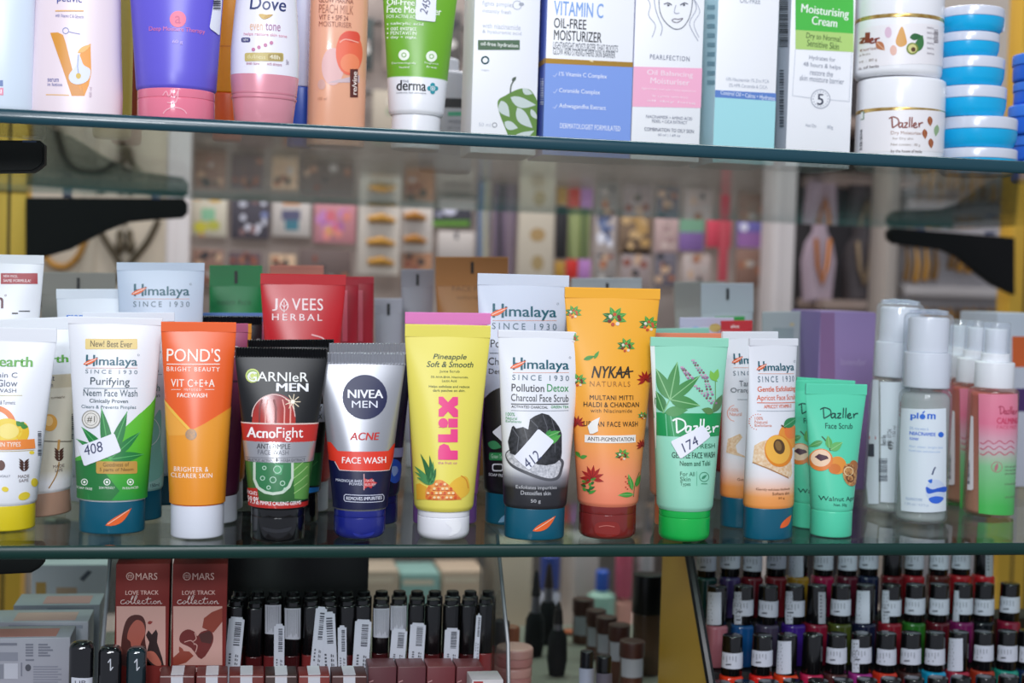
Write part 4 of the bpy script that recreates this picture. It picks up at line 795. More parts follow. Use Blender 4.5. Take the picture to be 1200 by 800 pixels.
A.ell(1096, 575, 11.5, 13.5, '#cfdcf2', L=3); A.poly(smooth_pts([(1085, 570), (1092, 573), (1100, 571), (1108, 570), (1107, 576), (1098, 576), (1087, 578)], 4, True), '#2a5fd0', L=4); A.poly(smooth_pts([(1088, 584), (1096, 581), (1105, 583), (1100, 589), (1092, 589)], 4, True), '#3a6fe0', L=4); A.poly(smooth_pts([(1087, 563), (1092, 561), (1091, 566)], 3, True), bl, L=4); A.line([(1092, 556), (1094, 550), (1096, 547)], 1.6, '#2a3a6a', sm=3)
A.text('SULPHATE FREE', 1062, 583, 1081, 586, '#8aa5c8'); A.text('130 ml / 4.3 fl oz', 1061, 589, 1088, 592, '#a5b8d0'); A.rect(1049.5, 543, 1053, 593, '#20242c', L=1); A.done()
r, L, s, H = plum('clear pump bottle turned to its barcode label, behind the niacinamide toner', 1040, 604, 1056, 352, 60)
A = Art(r, L, 'bottle_label', base=4e-4); A.rect(1018, 445, 1030, 590, '#d6dfe8', L=1); A.rect(1032, 447, 1066, 588, '#e0e9f2', L=1)
A.vtext('Batch No.', 1033, 506, 1037, 524, '#3a4250', bold=0.02); A.vtext('Mfd. 07/24', 1039, 500, 1043, 524, '#5a6270'); A.vtext('499', 1041, 516, 1046, 528, '#23262c', bold=0.03)
A.barcode(1030, 537, 1040, 565, '#4a5160', vert=True, n=14); A.rect(1020, 511, 1027, 515, '#c23a40', L=3); A.rect(1019, 520, 1025, 535, '#3f4652', L=3); A.vtext('499', 1053, 470, 1057, 490, '#b0303a'); A.vtext('130 ml', 1046, 498, 1049, 512, '#5a6270'); A.done()
def mist(lb, cx, by, tx, ty, wc, Y=None):
    r, s, H, Y = stand('spray_bottle', lb, cx, by, wc, tx, ty, group='pink and green face mist bottles', Y=Y)
    a = wc*s/2; zb = H*0.66
    Loft(rounded(0, zb, a, a, 0.004, 0.003)+[(zb+0.001, a*0.7, a*0.7, 2)]).build('clear_bottle', clearM('#f6e4de', 0.9, 0.03, 0.12, '#d9a89a'), r)
    Loft(rounded(0.0015, zb*0.97, a*0.9, a*0.9, 0.003, 0.003)).build('mist_fill', gradM([(0.0, '#c9b094'), (0.045, '#c79a86'), (0.09, '#c0605a')], 0.3), r)
    Loft(rounded(zb, H*0.795, a*0.78, a*0.78, 0.0008, 0.0008)).build('collar', whp, r)
    Loft(rounded(H*0.795, H*0.84, a*0.56, a*0.56, 0.0005, 0.0005)+rounded(H*0.84, H*0.965, a*0.43, a*0.43, 0.0005, 0.001)).build('spray_head', whp, r)
    Loft(rounded(H*0.796, H, a*0.54, a*0.54, 0.0005, 0.001)).build('clear_overcap', clear_cap, r)
    return r, Loft([(0, a, a, 2), (H, a, a, 2)]), s, H
def mist_art(r, L, dx, dy):
    A = Art(r, L, 'bottle_label', base=3e-4); X = lambda v: v+dx; Yy = lambda v: v+dy
    A.rect(X(1147), Yy(461), X(1192), Yy(601), gradM([(0.008, '#4fc05c'), (0.035, '#8acb94'), (0.048, '#d8b8c4'), (0.064, '#ea7f9c'), (0.082, '#ec8aa2')], 0.35), L=1)
    A.script(DAZ, X(1170), Yy(475), X(1192), Yy(486), 0.9, '#b53a5a'); A.text('CALMING', X(1168), Yy(489), X(1192), Yy(496), '#d23a62', bold=0.03); A.text('FACE MIST', X(1168), Yy(498), X(1191), Yy(502), '#d9637f')
    for k in range(3): A.line([(X(1149+i*3), Yy(518+k*6.5+2*sin(i*1.5))) for i in range(14)], 1.1, '#c95a72', sm=2)
    A.ring(X(1168), Yy(547), 6, 0.7, '#b96a78'); A.leaf(X(1166), Yy(552), X(1169), Yy(542), 4, '#b97a80')
    for k, y in enumerate((545, 549, 553, 565, 580)): A.text('calms and soothes', X(1177), Yy(y), X(1190), Yy(y+2.2), '#7a6a68')
    A.rect(X(1130), Yy(487), X(1141), Yy(574), '#ece6ea', L=1, r=2); A.vtext('Dazller mist', X(1133), Yy(500), X(1136), Yy(532), '#5a5a66'); A.vtext('MRP 249', X(1136.5), Yy(503), X(1140), Yy(530), '#3a3a46', bold=0.03); A.barcode(X(1131.5), Yy(540), X(1137), Yy(568), '#4a4a56', vert=True, n=12); A.done()
r, L, s, H = mist('pink to green face mist spray bottle with white collar, nearest of the mist bottles', 1157, 608, 1168.5, 378, 58); mist_art(r, L, 0, 0)
r, L, s, H = mist('pink face mist spray bottle just behind the nearest one, mostly covered', 1133, 598, 1147, 377, 54, Y=0.155); mist_art(r, L, -22, -6)
r, L, s, H = mist('pink face mist spray bottle behind the toner bottles overcap', 1112, 590, 1126, 375, 54, Y=0.215); mist_art(r, L, -43, -10)
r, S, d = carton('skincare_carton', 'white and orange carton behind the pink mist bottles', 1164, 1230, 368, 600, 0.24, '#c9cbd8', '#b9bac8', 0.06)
A = Art(r, S); A.rect(1186, 394, 1230, 430, '#d9632c', L=1); A.rect(1190, 455, 1230, 482, '#4a2a68', L=1); A.done()
# ------------------------------------------------------------------ upper shelf
GB = 'bottles and tubes on the upper shelf'
def upper(name, lb, cx, wc, Y=None, by=None, tx=None, cat='bottle', group=GB, yaw=0):
    if tx is None:
        yy = Y if Y is not None else 0.12; Pb = base_pt(cx, yy, GT); tx = proj((Pb.x, Pb.y, Pb.z+0.12))[0]; ty = proj((Pb.x, Pb.y, Pb.z+0.12))[1]
    else: ty = 0
    r, s, H, Y = stand(name, lb, cx, by, wc, tx, ty, cat, group, Y=Y, z0=GT, yaw=yaw)
    yb = proj(r.matrix_world.translation)[1]
    return r, s, (lambda y: (yb-y)*s), Y
def ring_prof(s, Z, rows, ratio, n=2.3): return [(Z(y), w*s, w*s*ratio, n) for y, w in rows]
# pale blue lotion bottle at the end
r, s, Z, Y = upper('lotion_bottle', 'pale blue white lotion bottle at the end of the upper shelf', -6, 86, Y=0.05)
P = rounded(0, Z(-110), 43*s, 22*s, 0.006, 0.012, 2.4); Loft(P).build('bottle_body', M('#dbe8f6', 0.3), r)
Loft(rounded(Z(-110), Z(-150), 20*s, 16*s, 0.001, 0.002)).build('cap', M('#c9dcf2', 0.3), r)
A = Art(r, Loft([(0, 43*s, 22*s, 2.4), (0.3, 43*s, 22*s, 2.4)]), 'bottle_label'); A.rect(-20, 94, 3.5, 101, '#5f7ab0', L=2); A.rect(-20, 103, 4, 111.5, '#e88aa6', L=2); A.text('ORI', -12, 104.5, 2, 109.5, '#fbf0f4', bold=0.05); A.done()
# pink white lotion
r, s, Z, Y = upper('lotion_bottle', 'pinkish white body lotion bottle with orange V mark and honey drop', 89, 104, Y=0.055)
a = s
Loft([(0, 49*a, 26*a, 2.5), (0.001, 52*a, 28*a, 2.5), (Z(112), 52.5*a, 28*a, 2.5), (Z(60), 50*a, 27*a, 2.5), (Z(0), 48*a, 26*a, 2.5), (Z(-60), 46.5*a, 25*a, 2.5), (Z(-120), 44*a, 23*a, 2.5), (Z(-138), 34*a, 18*a, 2.3), (Z(-146), 20*a, 16*a, 2)]).build('bottle_body', M('#f0dfe6', 0.3), r)
Loft(rounded(Z(-146), Z(-200), 20*a, 17*a, 0.001, 0.002)).build('cap', M('#4b58b0', 0.3), r)
A = Art(r, Loft([(0, 52*a, 28*a, 2.5), (Z(60), 50*a, 27*a, 2.5), (Z(0), 48*a, 26*a, 2.5), (Z(-60), 46.5*a, 25*a, 2.5)]), 'bottle_label'); bl = '#3a4a9a'
A.text('serum in lotion', 62, -18, 100, -10, bl, bold=0.02); A.text('petlvic', 67, -6, 96, 5, bl, bold=0.02); A.rect(65, 12, 98, 13.6, '#e6b06a', L=3); A.text('with Vitamin C & Glycerin', 65, 17, 98, 22, '#6a70aa'); A.ring(77, 36, 3.4, 0.8, '#7a86c0'); A.line([(80, 37), (86, 38.5), (94, 40)], 0.8, '#7a86c0', sm=3)
A.poly([(59, 38.5), (68, 38), (74, 41), (77, 50), (85, 82), (90, 95), (95, 97), (99, 112.5), (84, 112.5), (75, 85)], gradM([(0.02, '#d98a1e'), (0.05, '#e09a34'), (0.11, '#c98418')], 0.35), L=2)
A.poly([(106, 51), (107, 85), (104, 100), (99, 112.5), (90, 98), (98, 80), (93, 66), (96, 58)], '#ee9a2c', L=2); A.leaf(91, 62, 107, 52, 6, '#f2b860', L=4)
A.poly(smooth_pts([(91, 64), (89, 76), (81, 88), (83, 96), (92, 99), (103, 94), (106, 82), (98, 76), (94, 66)], 4, True), '#dfe3f0', L=5); A.ell(92, 89, 3, 3.4, '#d9b43a', L=6); A.line([(92, 64), (91, 78), (92, 86)], 0.8, '#8a9ad0', L=7)
A.text('serum', 56, 92, 69, 96, '#5a60a0', bold=0.02); A.text('in lotion', 56, 97, 73, 101, '#5a60a0', bold=0.02); A.line([(54, 111), (81, 111.6)], 1.2, '#e9b878'); A.vtext('400 ml', 104.5, 102, 107.5, 115, '#b9a0b0'); A.done()
for nm, lb, cx, wc, Yq, c in (('lotion_bottle', 'olive yellow bottle edge behind the pinkish lotion bottle', 131, 44, 0.15, '#c9bf52'), ('lotion_bottle', 'rust brown bottle squeezed beside the purple tube', 148, 34, 0.19, '#a24a24')):
    r, s, Z, Y = upper(nm, lb, cx, wc, Y=Yq); Loft(rounded(0, Z(-60), wc/2*s, wc/2*s*0.7, 0.003, 0.008, 2.2)).build('bottle_body', M(c, 0.35), r); Loft(rounded(Z(-60), Z(-90), wc*0.25*s, wc*0.25*s, 0.001, 0.002)).build('cap', M('#3a2a1a', 0.35), r)
# purple tube with pink cap
r, L, C, d = tube('sunscreen_tube', 'violet tube standing on a glossy pink cap with a coral dot', 206.5, 140, 89, 40, 208, -190, 132, 14, M('#6a5fd6', 0.34), M('#ee7f98', 0.14, 0, 0.4), wb=92, Y=0.055, flip=True, z0=GT, group=GB, capr=0.002)
A = Art(r, L); A.ell(208.5, 22.5, 9.6, 9.6, '#ef6a8c', L=2); A.text('a', 205, 18.5, 212, 27.5, '#c94a78', bold=0.02); A.text('Deep Moisture Therapy', 175, 33, 240, 39.5, '#e07ab0', bold=0.015); A.text('60 g', 202, 47, 214, 52, '#c9b0ee', bold=0.02); A.done()
sticker(r, L, [(252, -14), (259, 0), (256, 42), (244.5, 33)], None, None, 0, 0, 0)
A = Art(r, L, 'ink_lines', base=1.3e-3); A.barcode(248, -2, 256, 12, '#3a3a48', vert=True, n=5); A.done()
A = Art(r, C, 'embossed_swirl', base=2e-4); A.line([(191, 112), (195, 107), (198, 113), (202, 106), (205, 114), (209, 106), (206, 120), (196, 120)], 1.1, '#f7b0c0', sm=4); A.ring(205, 136, 14, 1.2, '#f7b0c0', a0=195, a1=345, ry=10); A.done()
# orange bottle
r, s, Z, Y = upper('sunscreen_bottle', 'orange yellow flat bottle with a red orange cap end', 266, 36, Y=0.13)
Loft(rounded(0, Z(110), 17*s, 13*s, 0.002, 0.001, 2.4)).build('cap', M('#f06a22', 0.3), r); Loft(rounded(Z(110), Z(-90), 17.6*s, 13*s, 0.001, 0.004, 2.4)).build('bottle_body', M('#f7a21a', 0.32), r)
A = Art(r, Loft([(0, 17.6*s, 13*s, 2.4), (0.2, 17.6*s, 13*s, 2.4)]), 'bottle_label'); A.line([(250, 55), (284, 55.5)], 1.0, '#d9801a'); A.done()
# roll-on
r, s, Z, Y = upper('roll_on_deodorant', 'white roll-on deodorant with a pearly pink cap as its foot', 308.5, 72, Y=0.06, cat='deodorant')
Loft([(0, 31*s, 24*s, 2.2), (0.0016, 33*s, 25.5*s, 2.2), (Z(120), 36.5*s, 28*s, 2.2), (Z(108), 38*s, 29*s, 2.2), (Z(92), 39.5*s, 30*s, 2.2), (Z(91), 39*s, 30*s, 2.2)]).build('roll_on_cap', M('#e59aa8', 0.24, 0.15), r)
BP = [(Z(91), 39.3*s, 30*s, 2.2), (Z(60), 39.5*s, 30*s, 2.2), (Z(20), 36.5*s, 28.5*s, 2.2), (Z(-20), 33*s, 26*s, 2.2), (Z(-60), 28*s, 23*s, 2.2), (Z(-72), 18*s, 14*s, 2.2), (Z(-75), 4*s, 3*s, 2)]
Loft(BP).build('bottle_body', M('#f1eef6', 0.3), r)
for y in (113, 118): Loft([(Z(y), 37.6*s, 28.9*s, 2.2), (Z(y-1), 37.9*s, 29.2*s, 2.2), (Z(y-2), 37.9*s, 29.2*s, 2.2)]).build('cap_groove', M('#d98898', 0.3, 0.1), r, bot=False, top=False)
A = Art(r, Loft(BP[:5]), 'bottle_label')
A.text('Dove', 293, -3, 335, 12.5, '#27356e', bold=0.02, shear=0.1); A.leaf(303, 17, 318, 18, 6, '#d3b05e', L=4, bend=0.15); A.leaf(309, 21, 320, 17, 4, '#c9a04a', L=5); A.text('even', 293, 28, 308, 35.5, '#e9bfa0', bold=0.015); A.text('tone', 311, 27.5, 328.5, 36, '#b58aa8', bold=0.015); A.text('helps restore skin tone', 286, 39.5, 336, 44, '#d98aa0')
A.rect(283, 44, 293.5, 49.5, '#4b4a7c', L=3, r=2); A.text('NEW', 285, 45.3, 291.5, 48.3, '#eee'); 
for i, x in enumerate((297, 303.5, 311, 318)): A.ell(x, 58-i*2.6, 2.2, 2.2, '#c77aa0', L=3, n=12)
A.rect(287, 62, 332, 72, '#cbb872', L=3, r=2); A.rect(314, 63, 331, 71, '#b09a5a', L=4, r=2); A.text('dullness', 290, 64, 311, 69, '#e9dfae'); A.text('48h', 316, 64.5, 328, 69.5, '#f2ecd0', bold=0.02); A.text('even tone', 289, 73, 304, 76, '#b06a86'); A.text('with skincare', 313, 73.5, 330, 77, '#b06a86'); A.text('50ml', 335, 70, 338, 76, '#8a7a90'); A.done()
r, s, Z, Y = upper('lotion_bottle', 'white bottle with royal blue base behind the roll-on and peach bottle', 351, 30, Y=0.15)
Loft(rounded(0, Z(103), 15*s, 12*s, 0.002, 0.001, 2.3)).build('cap', M('#2e5ac0', 0.3), r); Loft(rounded(Z(103), Z(-80), 15.2*s, 12*s, 0.001, 0.004, 2.3)).build('bottle_body', M('#d3dcf2', 0.3), r)
A = Art(r, Loft([(0, 15.2*s, 12*s, 2.3), (0.2, 15.2*s, 12*s, 2.3)]), 'bottle_label'); A.text('p', 344, 17, 349, 24, '#2a3a6a', bold=0.03); A.done()
# peach bottle
r, s, Z, Y = upper('moisturiser_bottle', 'peach coloured oval milk bottle with a peach picture', 393, 69, by=170)
Loft(rounded(0, Z(-75), 34.5*s, 24*s, 0.0015, 0.006, 2.6)).build('bottle_body', M('#efb08e', 0.2, 0, 0.3), r); Loft(rounded(Z(-75), Z(-110), 16*s, 14*s, 0.001, 0.002)).build('cap', M('#f2ddd0', 0.3), r)
A = Art(r, Loft([(0, 34.5*s, 24*s, 2.6), (0.2, 34.5*s, 24*s, 2.6)]), 'bottle_label'); bn = '#8c4a36'
A.text('GLOW MARINA', 374, -2, 414, 4, bn, bold=0.02); A.text('PEACH MILK', 374, 6, 414, 16.5, '#a86a50'); A.text('VIT E + SPF 24', 374, 18, 408, 24, bn, bold=0.02); A.text('MOISTURISER', 374, 26, 412, 32, '#9a5a44')
A.ell(390, 78, 13, 22, '#e6b8b4', L=2); A.poly([(386, 96), (421, 88), (421, 97), (386, 97)], '#cfb8bc', L=3); A.ell(409, 62, 15.5, 26, '#ee6a48', L=4); A.poly(smooth_pts([(397, 46), (402, 39), (412, 36.5), (420, 39), (421, 48), (412, 50), (404, 47)], 4, True), '#e2503a', L=5); A.line([(398, 50), (405, 46), (420, 50)], 1.2, '#f5b09a', L=6, sm=3); A.ell(410, 74, 11, 11, '#f28a5e', L=5)
A.ell(377, 99, 4.5, 6, '#d9a99c', L=3); A.rect(410, 81, 419, 114, '#5a2018', L=7); A.vtext('re/vine', 412, 85, 417.5, 111, '#f2e2d8', L=8, bold=0.04); A.text('100 ml', 373, 114, 383, 117.5, '#b57a62'); A.done()
# green and white tube
r, L, C, d = tube('moisturiser_tube', 'green and white oil-free moisturiser tube with a white cap and price sticker', 486.5, 174, 58, 42, 494, -60, 96, 10, gradM([(0.0, '#f2f3f7'), (0.0445, '#f2f3f7'), (0.0452, '#6fae28'), (0.2, '#6fae28')], 0.34), M('#f2f3f7', 0.3), wb=66, z0=GT, group=GB, flip=False)
A = Art(r, L); W = '#f0f7e6'
A.text('1% Salicylic', 453, -10, 500, -3, W, bold=0.03); A.text('Oil-Free', 453.5, -1, 486, 6.6, W, bold=0.035); A.text('Face Moisturizer', 453.5, 8.4, 517, 16.8, W, bold=0.035); A.text('FOR ACTIVE ACNE', 453.5, 18, 492, 22, W)
for i, t in enumerate(('salicylic acid', 'oat extract', 'PENTAVITIN', 'day + night')): A.text(t, 458, 26.4+i*5.3, 458+(38 if i == 0 else 30), 30.6+i*5.3, W, bold=0.02); A.rect(454, 27.5+i*5.3, 455.4, 29.5+i*5.3, W, L=4)
for x, t1, t2 in ((473.5, 'Dermatologically', 'tested'), (505.5, 'Fragrance', 'free')): A.ell(x, 64.5+(x-473)*0.05, 6.4, 6.4, W, L=3); A.ring(x, 64.5+(x-473)*0.05, 2.4, 0.8, '#6fae28', L=5); A.text(t1, x-(14 if x < 480 else 8), 73, x+(14 if x < 480 else 8), 76, W); A.text(t2, x-6, 77.4, x+6, 80, W)
A.text('derma', 465, 94.5, 499, 106.5, '#23262c', bold=0.035); A.text('THE', 472, 94, 479, 96.5, '#5a5f66'); A.text('science led skincare', 465, 108, 499, 110, '#6a7078')
for q in range(4): A.ell(506.8+3.6*cos(q*pi/2), 103.6+3.9*sin(q*pi/2), 2.8, 2.8, '#2f9aa8', L=4, n=12)
A.ring(506.8, 103.6, 2.4, 0.9, '#e3f2f2', L=5); A.done()
sticker(r, L, [(487.5, -6), (511, -3), (510, 26), (487, 23.5)], '245', (498, 8), 18, 9, 75)
# grey bottle between
r, s, Z, Y = upper('lotion_bottle', 'grey white bottle with a black band behind the green and white tube', 521, 66, Y=0.30)
Loft(rounded(0, Z(85), 31*s, 22*s, 0.003, 0.004, 2.3)).build('bottle_body', M('#b9bcc2', 0.35), r); Loft(rounded(Z(85), Z(70), 13*s, 13*s, 0.001, 0.002)).build('cap', M('#cfd2d8', 0.35), r)
A = Art(r, Loft([(0, 31*s, 22*s, 2.3), (0.2, 31*s, 22*s, 2.3)]), 'bottle_label'); A.rect(496, 116, 548, 127, '#2a2c30', L=2); A.rect(525, 131, 548, 136, '#4fae88', L=2); A.text('water', 525, 140, 545, 145, '#8a8f98'); A.text('gel cream', 525, 148, 545, 152, '#8a8f98'); A.done()

# ---- cartons
def up_carton(lb, x0, x1, by, col, side=None, dep=0.045, yaw=0, y0=-90):
    P = on_z((x0+x1)/2, by, GT); return carton('skincare_carton', lb, x0, x1, y0, by, P.y, col, side, dep, GT, 'box', 'skincare cartons on the upper shelf', yaw=yaw)
cw = '#f9fafd'
r, S, d = up_carton('white carton with a green leafy fruit drawing and oil-free hydration tag', 555, 632, 181, cw)
A = Art(r, S); gy = '#c3c7d2'
A.text('fights pimples', 565, 2, 602, 9, gy); A.text('instantly fresh', 565, 11, 599, 17, gy); A.ring(606, 6, 5, 1, gy); A.ell(611, 5, 3, 2, '#a8adb8', L=4); A.text('with niacinamide', 565, 28, 610, 34, gy); A.text('& hyaluronic acid', 565, 36, 611, 41, gy)
A.rect(560, 47, 609, 58.5, '#49694a', L=3); A.text('oil-free hydration', 563, 50, 607, 56, '#eef2ea', L=5, bold=0.03); A.ring(568.5, 70.5, 4, 1.8, '#3f7a86'); A.text('vegan', 563.5, 81.5, 573, 83.6, gy)
A.poly(smooth_pts([(583, 122), (585, 116), (592, 112), (601, 107), (612, 103.5), (622, 106), (630, 119), (631, 126), (631, 154), (620, 166), (608, 170), (598, 164), (592, 150), (586, 135)], 3, True), '#5f8a32', L=2)
lg = '#c9d6d0'
for x0, y0, x1, y1, w_ in ((587, 118, 597, 137, 12), (598, 114, 628, 123, 12), (606, 126, 624, 150, 13), (591, 143, 607, 150, 10), (603, 160, 626, 153, 8), (612, 104, 624, 110, 7), (622, 128, 631, 140, 6), (600, 166, 620, 171, 6)): A.leaf(x0, y0, x1, y1, w_, lg, L=4, bend=0.08)
A.line([(598, 109), (599, 100), (603, 93)], 1.6, '#4a5a4c', sm=4); A.leaf(600, 95, 605, 90, 4, '#4a5a4c', L=4); A.text('50 ml', 561, 144, 575, 148, gy); A.ring(579.5, 146.5, 2.6, 0.8, '#8a8f98'); A.done()
r, S, d = up_carton('white and periwinkle blue vitamin C moisturizer carton with a gold stripe', 640, 742.5, 184.5, cw, '#5f74c4', 0.05, yaw=0)
A = Art(r, S); bk = '#23262e'
A.text('VITAMIN C', 649, 2.5, 707, 19.5, '#7fa8e6', bold=0.02); A.text('OIL-FREE', 649, 22, 687, 33.6, bk, bold=0.015); A.text('MOISTURIZER', 649, 36.5, 705, 48.5, bk, bold=0.015); A.text('LIGHTWEIGHT MOISTURIZER THAT BOOSTS', 648, 51, 724, 59, '#5a606c'); A.text('GLOW AND STRENGTHENS SKIN BARRIER', 648, 58.4, 721, 66, '#5a606c')
A.poly([(630, 73.6), (750, 79.5), (750, 260), (630, 260)], '#7f9fe6', L=1); A.poly([(630, 67.6), (750, 73.6), (750, 79.4), (630, 73.6)], M('#b98f3e', 0.3, 0.6), L=2); A.leaf(690, 70.5, 696, 72.5, 2, '#f0dca8', L=5)
for t, y, x1 in (('1% Vitamin C Complex', 85.5, 711), ('Ceramide Complex', 104.5, 703), ('Ashwagandha Extract', 122.5, 710)): A.text(t, 655, y, x1, y+6.5, '#eef3fd', bold=0.02); A.line([(648, y+3), (650, y+4.5), (653, y)], 0.8, '#c3d2f6')
A.text('DERMATOLOGIST FORMULATED', 656, 146, 727, 152, '#eef3fd', bold=0.01); A.done()
A = Art(r, d['side'], 'side_print'); A.band(70, 76, '#b98f3e', cx=636, L=2); A.barcode(633.5, 92, 637.5, 124, '#e3e8f6', vert=True, n=12); A.done()
r, S, d = up_carton('white and candy pink carton with a line drawing of a woman', 743.5, 824, 189, cw)
A = Art(r, S); g = '#8e93a8'
A.line([(757, -4), (762, 6), (760, 18), (768, 30), (764, 44)], 0.7, g, sm=4); A.line([(766, -6), (768, 10), (772, 22), (776, 32), (774, 42)], 0.8, g, sm=4); A.line([(772, -4), (773, 12), (778, 24), (788, 33), (796, 34), (802, 30), (808, 20), (811, 6), (811, -4)], 0.9, '#4a4f62', sm=4); A.line([(811, -4), (816, 10), (808, 26), (812, 38), (818, 48)], 0.7, g, sm=4); A.line([(814, 0), (820, 14), (813, 28), (819, 44)], 0.6, g, sm=4)
A.line([(778, 5), (783, 3.5), (787, 6)], 1.2, '#4a4f62', sm=3); A.line([(797, 6), (802, 3.5), (806, 5)], 1.2, '#4a4f62', sm=3); A.ell(783, 6.2, 1.4, 1.2, '#3a3f52', L=5, n=10); A.ell(801.5, 6, 1.4, 1.2, '#3a3f52', L=5, n=10); A.line([(792, 6), (790, 14), (793, 16), (796, 15)], 0.8, g, sm=3); A.line([(787, 23.5), (791, 22), (794, 22.8), (800, 21.5), (795, 26), (790, 26), (787, 23.5)], 0.9, '#5a4f62', sm=3); A.line([(783, -3), (788, -6)], 0.8, '#4a4f62')
A.text('PEARLFECTION', 761.5, 65, 808, 70.6, '#6a7086', track=1.2); A.poly([(735, 77.5), (830, 80.5), (830, 127), (735, 124.5)], '#fbb6d2', L=1)
A.text('Oil Balancing', 758, 83, 812, 91, '#fde6ef', bold=0.02); A.text('Moisturiser', 762, 92, 808, 99, '#fde6ef', bold=0.02); A.text('lightweight and non sticky hydration', 752, 104, 815, 107, '#fdeef4'); A.text('for a pearly matte finish', 764, 112, 806, 115, '#fdeef4'); A.text('all day long', 758, 118, 815, 121, '#fdeef4')
A.text('NIACINAMIDE + AMINO ACID', 757, 136, 811, 139.6, '#6a7086'); A.text('PEARL + CICA EXTRACT', 764, 141, 805, 144.6, '#6a7086'); A.text('COMBINATION TO OILY SKIN', 755, 150.5, 813, 154.6, '#5a6076', bold=0.01); A.text('50 ml | 1.69 oz', 771, 157, 797, 160.6, '#8a90a2'); A.done()
r, S, d = up_carton('white carton with an aqua lower part and a blue stripe', 840, 911.5, 193, '#f9fafd', '#c9e8f0', 0.05)
A = Art(r, S); A.text('OIL-FREE', 867, -2, 891, 4, '#9aa0ac'); A.text('10% Niacinamide 1% Zinc PCA', 851, 92, 901, 96, '#a9aebc'); A.text('2% HPR Ceramide & CICA', 854, 99, 899, 103, '#a9aebc')
A.poly([(830, 105), (920, 110), (920, 119), (830, 113.5)], '#5f86cc', L=3); A.text('Control Oil • Calms • Hydrates', 844, 109.4, 908, 115.8, '#e6edf8', L=5, bold=0.02, rot=-3); A.poly([(830, 113.5), (920, 119), (920, 260), (830, 260)], '#a8e2e8', L=2); A.done()
A = Art(r, d['side'], 'side_print')
for i in range(9): A.rect(829, 6+i*11, 838, 11+i*11, '#8fb8c6', L=2)
A.done()
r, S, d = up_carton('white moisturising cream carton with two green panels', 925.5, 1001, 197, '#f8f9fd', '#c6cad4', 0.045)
A = Art(r, S); A.poly([(932, -20), (1000, -14), (1000, 39.5), (932, 35)], '#4ec04a', L=3); A.text('Moisturising', 938.5, 8, 994.5, 21, '#f6fbf2', L=5, bold=0.03, rot=-3); A.text('Cream', 951, 20.5, 981, 30.5, '#f6fbf2', L=5, bold=0.03, rot=-3); A.poly([(932, 35), (1000, 39.5), (1000, 61), (932, 57.5)], '#b6d97c', L=3); A.text('Dry to Normal,', 944.5, 40.6, 986, 49.2, '#4a6a34', L=5, bold=0.01, rot=-3); A.text('Sensitive Skin', 945.5, 48.5, 983, 56.5, '#4a6a34', L=5, bold=0.01, rot=-3)
for t, x0, x1, y in (('Hydrates for', 948, 979, 66), ('48 hours & helps', 941, 985, 74.4), ('restore the', 949, 976, 82.4), ('skin moisture barrier', 937, 989, 90)): A.text(t, x0, y, x1, y+6.6, '#8f94a2', rot=-2)
A.line([(932, 58), (928.5, 112), (951, 115)], 0.5, '#b3b8c4'); A.line([(973, 117), (995, 119), (998, 62)], 0.5, '#b3b8c4'); A.ring(961.5, 116, 11, 0.8, '#8a8fa0'); A.text('5', 957.5, 110, 965, 123, '#3f4456', bold=0.02)
for k in range(16): A.ell(961.5+8.6*cos(k*0.39), 116+8.6*sin(k*0.39), 0.7, 0.7, '#9aa0ae', L=4, n=6)
A.text('Net Qty.', 944, 145, 957, 150, '#a3a8b4'); A.text('80g', 969, 147, 976, 152, '#a3a8b4'); A.done()
A = Art(r, d['side'], 'side_print'); A.barcode(914, -8, 924, 56, '#3c4048', vert=True, n=26); A.barcode(914, 82, 919, 150, '#5a5f6a', vert=True, n=20, seed=3); A.done()

